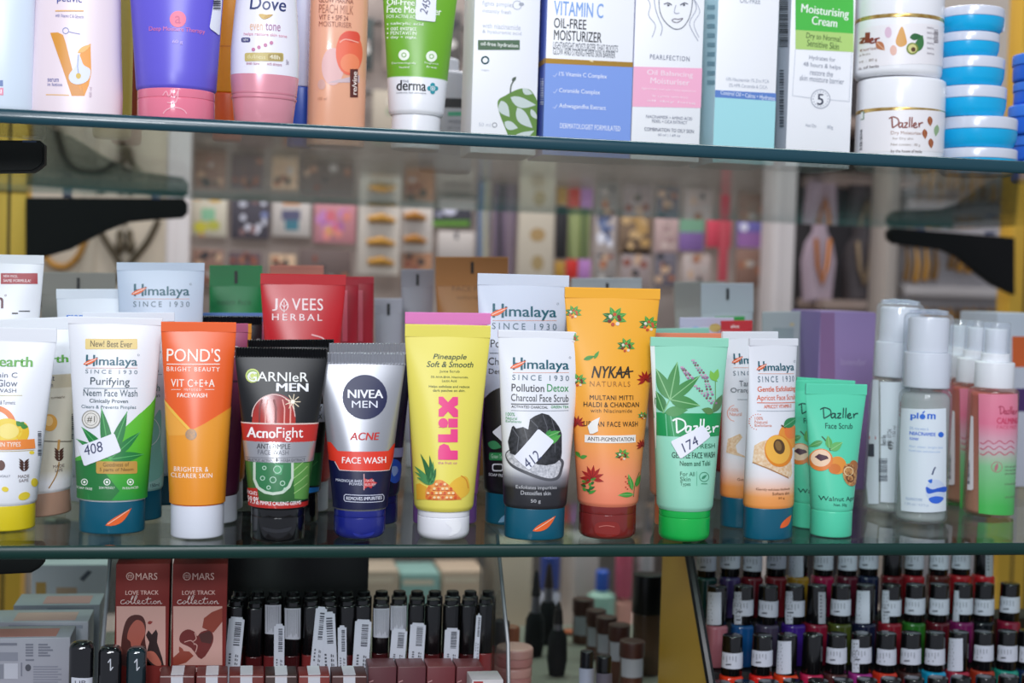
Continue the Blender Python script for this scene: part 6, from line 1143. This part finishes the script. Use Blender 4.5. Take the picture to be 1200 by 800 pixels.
for k in range(4):
    B = base_pt(598, 0.185, ZB)+Vector((0.0005*k, 0, k*0.0135+0.0003)); r = thing('compact', 'round pink compact, %s up in its stack beside the acrylic tray' % names[k], 'compact', Matrix.Translation(B), 'stacked pink compacts'); Loft(rounded(0, 0.006, 0.013, 0.013, 0.001, 0.0005)).build('compact_base', M('#c98a86', 0.3), r, 36); Loft(rounded(0.0062, 0.013, 0.0132, 0.0132, 0.0005, 0.002)).build('lid', M('#d9a29a', 0.25), r, 36)
for k, (cx, ty, c) in enumerate(((588, 726, '#2e1c1c'), (600, 733, '#c2765a'), (668, 738, '#c8592c'))):
    Y = (0.24, 0.27, 0.43)[k]; T = on_y(cx, ty, Y); s = mpp(T); B = Vector((T.x, Y, ZB+0.0003)); H = T.z-B.z; r = thing('cosmetic_jar', ('dark brown capped pot behind the pink compacts', 'terracotta capped pot behind the pink compacts', 'orange capped pot behind the makeup brushes')[k], 'jar', Matrix.Translation(B)); Loft(rounded(0, H*0.6, 9*s, 9*s, 0.001, 0.001)).build('jar_body', M('#9a8478', 0.3), r, 32); Loft(rounded(H*0.6+0.0002, H, 9.5*s, 9.5*s, 0.0005, 0.002)).build('lid', M(c, 0.35), r, 32)
# ------------------------------------------------------------------ the shop behind
o = box('wall_back', noisyM('#a39b92', '#b4aca2', 2, 0.7), None, -2.2, 1.32, -0.8, 2.4, 1.36, 1.3, 0); struct(o)
o = box('floor', noisyM('#7d766e', '#8a837b', 3, 0.5), None, -2.2, -2.2, -0.84, 2.4, 1.36, -0.8, 0); struct(o)
YM = 1.02
def mullion(name, x0, x1, mat):
    a = on_y(x0, 300, YM).x; b = on_y(x1, 300, YM).x; p = post(name, a, b, YM, 0.05, -0.8, 0.9, mat); box('glazing_bead', mat, p, 0.002, -0.004, 0, 0.008, 0.001, 1.7, 0.0005); return p
mullion('trim_3', 194, 221, M('#dcd6d4', 0.45)); mullion('trim_4', 906, 931, M('#cfc9c8', 0.45)); mullion('trim_5', 1037, 1052, M('#a29a92', 0.5))
def panel(name, lb, cat, x0, x1, y0, y1, Y, col, dep=0.012, group=None, struct_=False):
    a = on_y(x0, (y0+y1)/2, Y); b = on_y(x1, (y0+y1)/2, Y); t = on_y((x0+x1)/2, y0, Y); q = on_y((x0+x1)/2, y1, Y)
    r = thing(name, lb, cat, Matrix.Translation(((a.x+b.x)/2, Y, q.z)), group); w = (b.x-a.x)/2
    box('backing', col if not isinstance(col, str) else M(col, 0.6), r, -w, 0, 0, w, dep, t.z-q.z, 0.0008)
    return r, w, t.z-q.z
# pegboard for the hanging cards, on two feet
r, w, h = panel('accessory_pegboard', 'dark brown pegboard hung with hair accessory cards behind the glass', 'pegboard', 222, 905, -240, 560, 1.22, noisyM('#9a8c84', '#bdb0a8', 9, 0.7))
for q in range(5): 
    bm = bmesh.new(); zz = h*(0.56+q*0.1); bm_tube(bm, [(-w, -0.012, zz), (w, -0.012, zz)], 0.003, 8); from_bm('hook_rail', bm, M('#8d8a88', 0.35, 0.8), r)
for x in (-w*0.7, w*0.7): box('foot', M('#5a504a', 0.6), r, x-0.02, -0.01, -0.62, x+0.02, 0.02, 0, 0.001)
gold_b = M('#b8893e', 0.35, 0.5)
def card(lb, x0, x1, y0, y1, col, deco=(), Y=1.18, name='hair_clip_card', cat='accessory card', group='hair accessory cards on the pegboard'):
    r, w, h = panel(name, lb, cat, x0, x1, y0, y1, Y, col, 0.0016, group)
    bm = bmesh.new(); bm_tube(bm, [(0, 0.0007, h-0.006), (0, 1.2196-Y, h-0.004)], 0.0018, 8); from_bm('hook', bm, M('#8d8a88', 0.3, 0.8), r)
    A = Art(r, Flat(w, 0, None, h), 'card_print', r=0.55)
    for dcr in deco:
        k = dcr[0]
        if k == 'r': A.rect(*dcr[1:5], dcr[5], L=2)
        elif k == 'e': A.ell(*dcr[1:5], dcr[5], L=3+0.3*deco.index(dcr))
        elif k == 'clip':
            cx, cy, ln, c = dcr[1:5]; u0, z0 = A.pix(cx-ln/2, cy); u1, z1 = A.pix(cx+ln/2, cy+2); bm = bmesh.new(); bm_tube(bm, [(u0, -0.004, z0), ((u0+u1)/2, -0.007, (z0+z1)/2+0.003), (u1, -0.004, z1)], [0.004, 0.0065, 0.003], 10)
            from_bm('hair_clip', bm, M(c, 0.35, 0.4) if isinstance(c, str) else c, r)
    if A.V: A.done()
    return r
def blobs(x0, x1, y0, y1, cols, n, seed, rr=5):
    rd = random.Random(seed); return [('e', rd.uniform(x0+rr, x1-rr), rd.uniform(y0+rr, y1-rr), rd.uniform(0.5, 1)*rr, rd.uniform(0.5, 1)*rr, rd.choice(cols)) for _ in range(n)]
card('cream card with orange flowers and a green print', 224, 266, 226, 277, '#cfc8b4', [('e', 232, 229, 8, 5, '#e09a2a'), ('e', 252, 231, 9, 6, '#e0b23a'), ('r', 236, 244, 252, 258, '#8ac09a'), ('e', 235, 266, 8, 7, '#c8c03a'), ('e', 250, 264, 8, 6, '#b9b84a'), ('e', 236, 280, 5, 6, '#d08a2a')])
card('dark blister pack with silver and blue pieces', 271, 316, 226, 280, '#4a4650', blobs(272, 315, 228, 278, ['#c9cad6', '#7d88b4', '#8a6a6a', '#d9dae6'], 12, 3), name='accessory_pack')
card('white card with an orange and teal motif', 319, 364, 229, 277, '#c9c2bc', [('r', 332, 230, 352, 240, '#d98a3a'), ('r', 330, 246, 352, 258, '#5a5a78'), ('r', 334, 258, 350, 270, '#3f7a8a')])
card('pink sweets-coloured accessory pack', 368, 417, 231, 285, '#c98a92', blobs(369, 416, 233, 283, ['#d9707e', '#c886c0', '#d9a06a', '#e08a80', '#b06aa0'], 16, 5, 8), name='accessory_pack')
card('tall cream card holding four gold hair clips', 420, 469, 209, 322, '#d2c9bd', [('clip', 446, 222, 32, gold_b), ('clip', 447, 257, 32, gold_b), ('clip', 446, 284, 32, gold_b), ('clip', 446, 307, 30, gold_b)], Y=1.14)
card('shorter cream card holding two gold hair clips', 471, 507, 234, 297, '#c6beb6', [('clip', 486, 254, 26, '#b07a3a'), ('clip', 486, 281, 26, '#b07a3a')])
card('cream card with dark stripes above the green and black pack', 511, 556, 198, 236, '#bdb4aa', [('r', 520, 214, 552, 219, '#4a5a58'), ('r', 520, 224, 552, 229, '#4a5a58')])
card('black and white pack with a lime green lower edge', 507, 553, 239, 266, '#3c3b44', [('e', 527, 247, 8, 5, '#cfd0e0'), ('e', 515, 251, 4, 3, '#9a9cb0'), ('r', 507, 258, 550, 265, '#5a8a2a')], name='accessory_pack')
card('small white card with a slot beside the kraft tube', 513, 556, 271, 303, '#c2bab4', [('r', 533, 272, 537, 280, '#4a4a50')])
card('long slate blue strap pack', 560, 573, 180, 325, '#6a7a94', [('r', 566, 180, 571, 325, '#a8a48a')], name='accessory_pack')
card('plum and black hanging pack beside the tall emblem card', 577, 604, 240, 325, '#6a5a6c', [('r', 583, 245, 588, 325, '#2c2630'), ('r', 595, 245, 599, 325, '#8a7a84')], name='accessory_pack')
card('tall cream card with three gold emblems', 608, 650, 178, 332, '#c9bfac', [('e', 630, 212, 9, 8, '#8f7c52'), ('e', 630, 275, 9, 8, '#a88a5a'), ('e', 630, 308, 7, 9, '#9a8458')], Y=1.14)
card('bundle of black hair bands on a hook', 651, 665, 243, 303, '#1d1b1f', (), name='hair_band')
card('olive green ribbons hanging in a strip', 666, 691, 243, 303, '#7d8a52', [('r', 672, 243, 675, 303, '#a8b07a'), ('r', 682, 243, 687, 303, '#4f5f3a')], name='hair_ribbon')
card('mustard scrunchie below the olive ribbons', 650, 662, 306, 326, '#b58a34', (), name='scrunchie'); card('bright red scrunchie below the olive ribbons', 663, 677, 304, 326, '#c8281f', (), name='scrunchie'); card('lilac scrunchie next to the red one', 678, 692, 304, 327, '#b07ab8', (), name='scrunchie')
card('cream card with navy and white studs', 697, 722, 244, 298, '#b8aca6', blobs(698, 722, 246, 296, ['#3a4260', '#e3e4ee', '#6a7aa0'], 14, 9, 6))
card('brown card with dull gold pieces', 726, 764, 246, 299, '#7d6650', blobs(727, 763, 248, 297, ['#b8935a', '#5a4636', '#c9a878'], 12, 11, 7))
card('pale pink hanging pack between the brown card and violet pack', 767, 795, 248, 297, '#bda29e', blobs(768, 794, 250, 295, ['#d0bcb4', '#a88a88'], 8, 2), name='accessory_pack')
card('green topped violet pack', 796, 825, 249, 294, '#8a6aa8', [('r', 796, 249, 826, 272, '#7aa88a')], name='accessory_pack')
card('coral red ribbon bunch', 828, 857, 250, 290, '#d2485c', [('r', 845, 250, 853, 290, '#d99a80')], name='hair_ribbon')
card('long thin red ribbon trailing downwards', 844, 855, 182, 330, '#c8505c', (), Y=1.15, name='hair_ribbon')
card('blue over violet pack by the white post', 864, 902, 251, 290, '#6f6ab0', [('r', 864, 272, 903, 291, '#9a6aa8'), ('e', 872, 266, 5, 5, '#e6e6f6')], name='accessory_pack')
low = ['#8a6a5c', '#5c4a4e', '#c8ab8c', '#6a5a56', '#a87a5a', '#8a8480', '#a09290', '#6a6670', '#b9aaa4']
lbl = 'first second third fourth fifth sixth seventh eighth ninth tenth eleventh twelfth thirteenth'.split()
for k, (x0, x1) in enumerate(((225, 262), (268, 306), (316, 346), (350, 412), (472, 506), (697, 722), (728, 762), (767, 793), (800, 832), (862, 902))):
    card('dark accessory pack in the lowest row of the pegboard, %s from the white post' % lbl[k], x0, x1, 292+k % 3*3, 336, low[k % 9], blobs(x0, x1, 292, 334, ['#c9a88a', '#8a4a3a', '#2a2a30', '#b9b4ae', '#a86a4a'], 7, 40+k, 5), name='accessory_pack', group='lowest row of packs on the pegboard')
top = ['#8a827a', '#3f4a48', '#b59a52', '#6a4a44', '#a89488', '#4c5a70', '#b0644a', '#57524f', '#8d9a80', '#b8a6a0', '#6f5f78', '#3c3a40', '#b5aa98']
for q, (ya, yb) in enumerate(((100, 172), (10, 82), (-80, -8))):
    for k in range(13):
        x0 = 228+k*52+(q*13) % 20; card('muted accessory pack in the %s row above the clips, %s from the white post' % (('first', 'second', 'third')[q], lbl[k]), x0, x0+40, ya+(k*7) % 11, yb, top[(k*3+q*5) % 13], blobs(x0, x0+40, ya+10, yb, [top[(k+q*2+4) % 13], '#d9d4cc', '#2c2a2e', top[(k*2+1) % 13]], 6, 70+k+q*20, 7), name='accessory_pack', group='upper rows of packs on the pegboard')
# necklace display by the end post
r, w, h = panel('necklace_display', 'cream necklace display board with chains and earrings behind the black bracket', 'display board', 24, 195, 60, 640, 1.10, noisyM('#c9bda8', '#d6cbb8', 5, 0.7), 0.01)
box('foot', M('#b5aa98', 0.6), r, -w*0.8, -0.01, -0.4, w*0.8, 0.02, 0, 0.001)
A0 = Art(r, Flat(w, 0, None, h), 'x')
def chain(root, A, pts, rad, mat, name='necklace_chain'):
    bm = bmesh.new(); P = smooth_pts([A.pix(*p) for p in pts], 8)
    bm_tube(bm, [(u, -rad*1.2, z) for u, z in P], rad, 8); from_bm(name, bm, mat, root)
dgm = M('#5c5240', 0.35, 0.5); chain(r, A0, [(112, 258), (122, 278), (136, 300), (146, 314), (158, 302), (174, 282), (186, 258)], 0.0042, dgm); chain(r, A0, [(54, 300), (62, 310), (78, 312), (92, 300), (102, 278)], 0.004, M('#b8863a', 0.35, 0.4))
chain(r, A0, [(110, 400), (125, 440), (150, 450), (175, 430), (188, 400)], 0.004, dgm); chain(r, A0, [(60, 120), (80, 190), (120, 200), (150, 170), (170, 110)], 0.004, dgm)
for x, y, rr in ((141, 276, 0.007), (141, 288, 0.009), (152, 276, 0.007), (153, 288, 0.009), (146, 254, 0.009), (150, 185, 0.014), (50, 348, 0.012), (54, 352, 0.012), (147, 318, 0.008), (68, 330, 0.01), (140, 325, 0.008)):
    u, z = A0.pix(x, y); bm = bmesh.new(); bmesh.ops.create_uvsphere(bm, u_segments=16, v_segments=10, radius=rr, matrix=Matrix.Translation((u, -rr*0.6, z)) @ Matrix.Diagonal((0.7, 0.5, 1.2, 1))); from_bm('earring', bm, dgm, r)
u0, z0 = A0.pix(97, 200); u1, z1 = A0.pix(104, 640); box('frame_strip', M('#bdb3a0', 0.6), r, u0, -0.004, z1, u1, 0.001, z0+0.25, 0.0005)
# busts and trays at the other end
r, w, h = panel('bust_display', 'dark necklace alcove with pale busts beyond the lilac carton', 'display board', 931, 1038, 60, 640, 1.20, M('#2a2628', 0.7), 0.01); box('foot', M('#2a2628', 0.6), r, -w*0.8, -0.01, -0.4, w*0.8, 0.02, 0, 0.001)
A0 = Art(r, Flat(w, 0, None, h), 'x'); SH = {}
for k, (ya, yb) in enumerate(((353, 361), (560, 568), (150, 157))):
    u0, z0 = A0.pix(933, yb); u1, z1 = A0.pix(1036, ya); lo = thing('display_ledge', ('beige ledge carrying the two upper busts', 'beige ledge carrying the two lower busts', 'beige ledge over the upper busts')[k], 'ledge', r.matrix_world @ Matrix.Translation((0, -0.0003, 0)), 'ledges of the necklace alcove'); box('ledge_board', M('#9c8a80', 0.6), lo, u0, -0.10, z0, u1, 0, z1, 0.001)
LB = r.matrix_world.translation
def bust(lb, cx, yt, yb, hw, col, neck):
    Y = 1.135; z1 = on_y(cx, yt, Y).z; P = on_y(cx, yb, Y); s = mpp(P); r = thing('jewellery_bust', lb, 'bust', Matrix.Translation((P.x, Y, P.z)), 'pale jewellery busts'); H = z1-P.z; w = hw*s
    prism('bust_form', M(col, 0.6), r, [(-w*0.8, 0), (w*0.8, 0), (w, H*0.45), (w*0.75, H*0.66), (w*0.34, H*0.78), (w*0.3, H), (-w*0.3, H), (-w*0.34, H*0.78), (-w*0.75, H*0.66), (-w, H*0.45)], -0.012, 0.012, 0.004)
    bm = bmesh.new(); bm_tube(bm, [(-w*0.45, -0.014, H*0.7), (-w*0.3, -0.0155, H*0.4), (0, -0.0165, H*0.2), (w*0.3, -0.0155, H*0.4), (w*0.45, -0.014, H*0.7)], 0.0035, 8); from_bm('necklace_chain', bm, M(neck, 0.35, 0.5), r); return r
zl = {}
for lb, cx, yl, hgt, hw, col, nk in (('pinkish bust with an orange gold necklace, nearer the white post', 957, 353, 105, 19, '#b3a2ae', '#b06a2a'), ('grey bust with a beaded chain, nearer the lilac carton', 1006, 353, 100, 20, '#4c4648', '#9a8468'), ('pale bust on the ledge below, by the white post', 960, 560, 100, 21, '#b8a4ac', '#8a6a3a'), ('pale bust on the ledge below, by the lilac carton', 1010, 560, 100, 21, '#b8a4ac', '#8a6a3a')):
    zt = on_y(cx, yl, 1.20).z; yb = proj((on_y(cx, yl, 1.135).x, 1.135, zt))[1]; bust(lb, cx, yb-hgt, yb, hw, col, nk)
r, w, h = panel('bangle_display', 'pale grey tray board hung with rows of gold earrings by the gold post', 'display board', 1053, 1230, 100, 640, 1.22, M('#9d9a9c', 0.6), 0.012); box('foot', M('#9d9a9c', 0.6), r, -w*0.8, -0.01, -0.4, w*0.8, 0.02, 0, 0.001)
A0 = Art(r, Flat(w, 0, None, h), 'x')
for ya, yb in ((340, 346), (283, 287)):
    u0, z0 = A0.pix(1053, yb); u1, z1 = A0.pix(1225, ya); box('ledge', M('#b5b1b0', 0.5), r, u0, -0.02, z0, u1, 0.001, z1, 0.001)
rd = random.Random(8); gm = M('#b07f2e', 0.35, 0.35); gm2 = M('#7d5a26', 0.4, 0.3)
for row, (ya, yb, x0, x1, n) in enumerate(((360, 384, 1060, 1200, 15), (290, 330, 1056, 1100, 4), (292, 320, 1108, 1180, 7), (215, 240, 1070, 1180, 9))):
    for k in range(n):
        x = x0+(x1-x0)*(k+0.5)/n; u, z1 = A0.pix(x, ya); _, z0 = A0.pix(x, yb-rd.uniform(0, 6)); bm = bmesh.new(); bm_tube(bm, [(u, -0.003, z1), (u+0.002, -0.006, (z0+z1)/2), (u, -0.003, z0)], [0.002, 0.0048, 0.006], 8); from_bm('earring', bm, gm if k % 3 else gm2, r)
# back counter seen below the lower glass
ZC2 = -0.27
r = thing('back_counter', 'low pale counter at the back below the glass shelves', 'counter', Matrix.Translation((0, 0, ZC2))); box('counter_top', M('#b8aea2', 0.5), r, -0.9, 0.70, -0.03, 1.2, 1.0, 0, 0.002); box('counter_front', M('#a39a90', 0.6), r, -0.88, 0.715, -0.52, 1.18, 0.73, -0.03, 0.001); box('counter_back', M('#a39a90', 0.6), r, -0.88, 0.97, -0.52, 1.18, 0.985, -0.03, 0.001)
for k, (x0, x1, y0, c, lb) in enumerate(((425, 466, 670, '#a89c88', 'beige carton on the back counter behind the lip glosses'), (468, 514, 673, '#7fa69e', 'aqua carton on the back counter behind the lip glosses'), (516, 566, 670, '#b3a28c', 'tan carton on the back counter near the acrylic tray corner'), (578, 622, 640, '#c9bfa8', 'tall cream carton on the back counter beside the brushes'), (672, 700, 634, '#b5b0ac', 'tall grey white carton behind the brown lidded jars'))):
    r, S, d = carton('stock_carton', lb, x0, x1, y0, 800, 0.80+0.002*k, c, None, 0.07, ZC2, 'box', 'cartons on the back counter'); A = Art(r, S); A.rect(x0+4, y0+6, x1-6, y0+12, '#d9cfb8', L=2); A.done()
for k, (cx, wd, ty, sh, bc, cc, lb) in enumerate(((645, 26, 650, 690, '#b9bcc8', '#2f4590', 'white bottle with a deep blue cap behind the makeup brushes'), (706, 34, 668, 692, '#8fb8a6', '#2a5ab8', 'mint bottle with a small blue cap behind the brown jars'), (732, 24, 640, 700, '#d49a8a', '#c85a70', 'peach bottle with a rose pink cap behind the foundation bottle'), (757, 22, 640, 672, '#c9c4c2', '#b5b2b4', 'white bottle behind the black foundation cap'))):
    Y = 0.755; T = on_y(cx, ty, Y); s = mpp(T); B = Vector((T.x, Y, ZC2+0.0003)); H = T.z-B.z; zs = H-(sh-ty)*s; a = wd/2*s
    r = thing('lotion_bottle', lb, 'bottle', Matrix.Translation(B), 'bottles on the back counter'); Loft(rounded(0, zs-0.003, a, a*0.8, 0.002, 0.004)+[(zs, a*0.5, a*0.5, 2)]).build('bottle_body', M(bc, 0.35), r, 36); Loft(rounded(zs+0.0002, H, a*(0.9 if k == 0 else 0.45 if k == 1 else 0.85), a*(0.75 if k == 0 else 0.45 if k == 1 else 0.75), 0.0006, 0.002)).build('cap', M(cc, 0.3), r, 36)
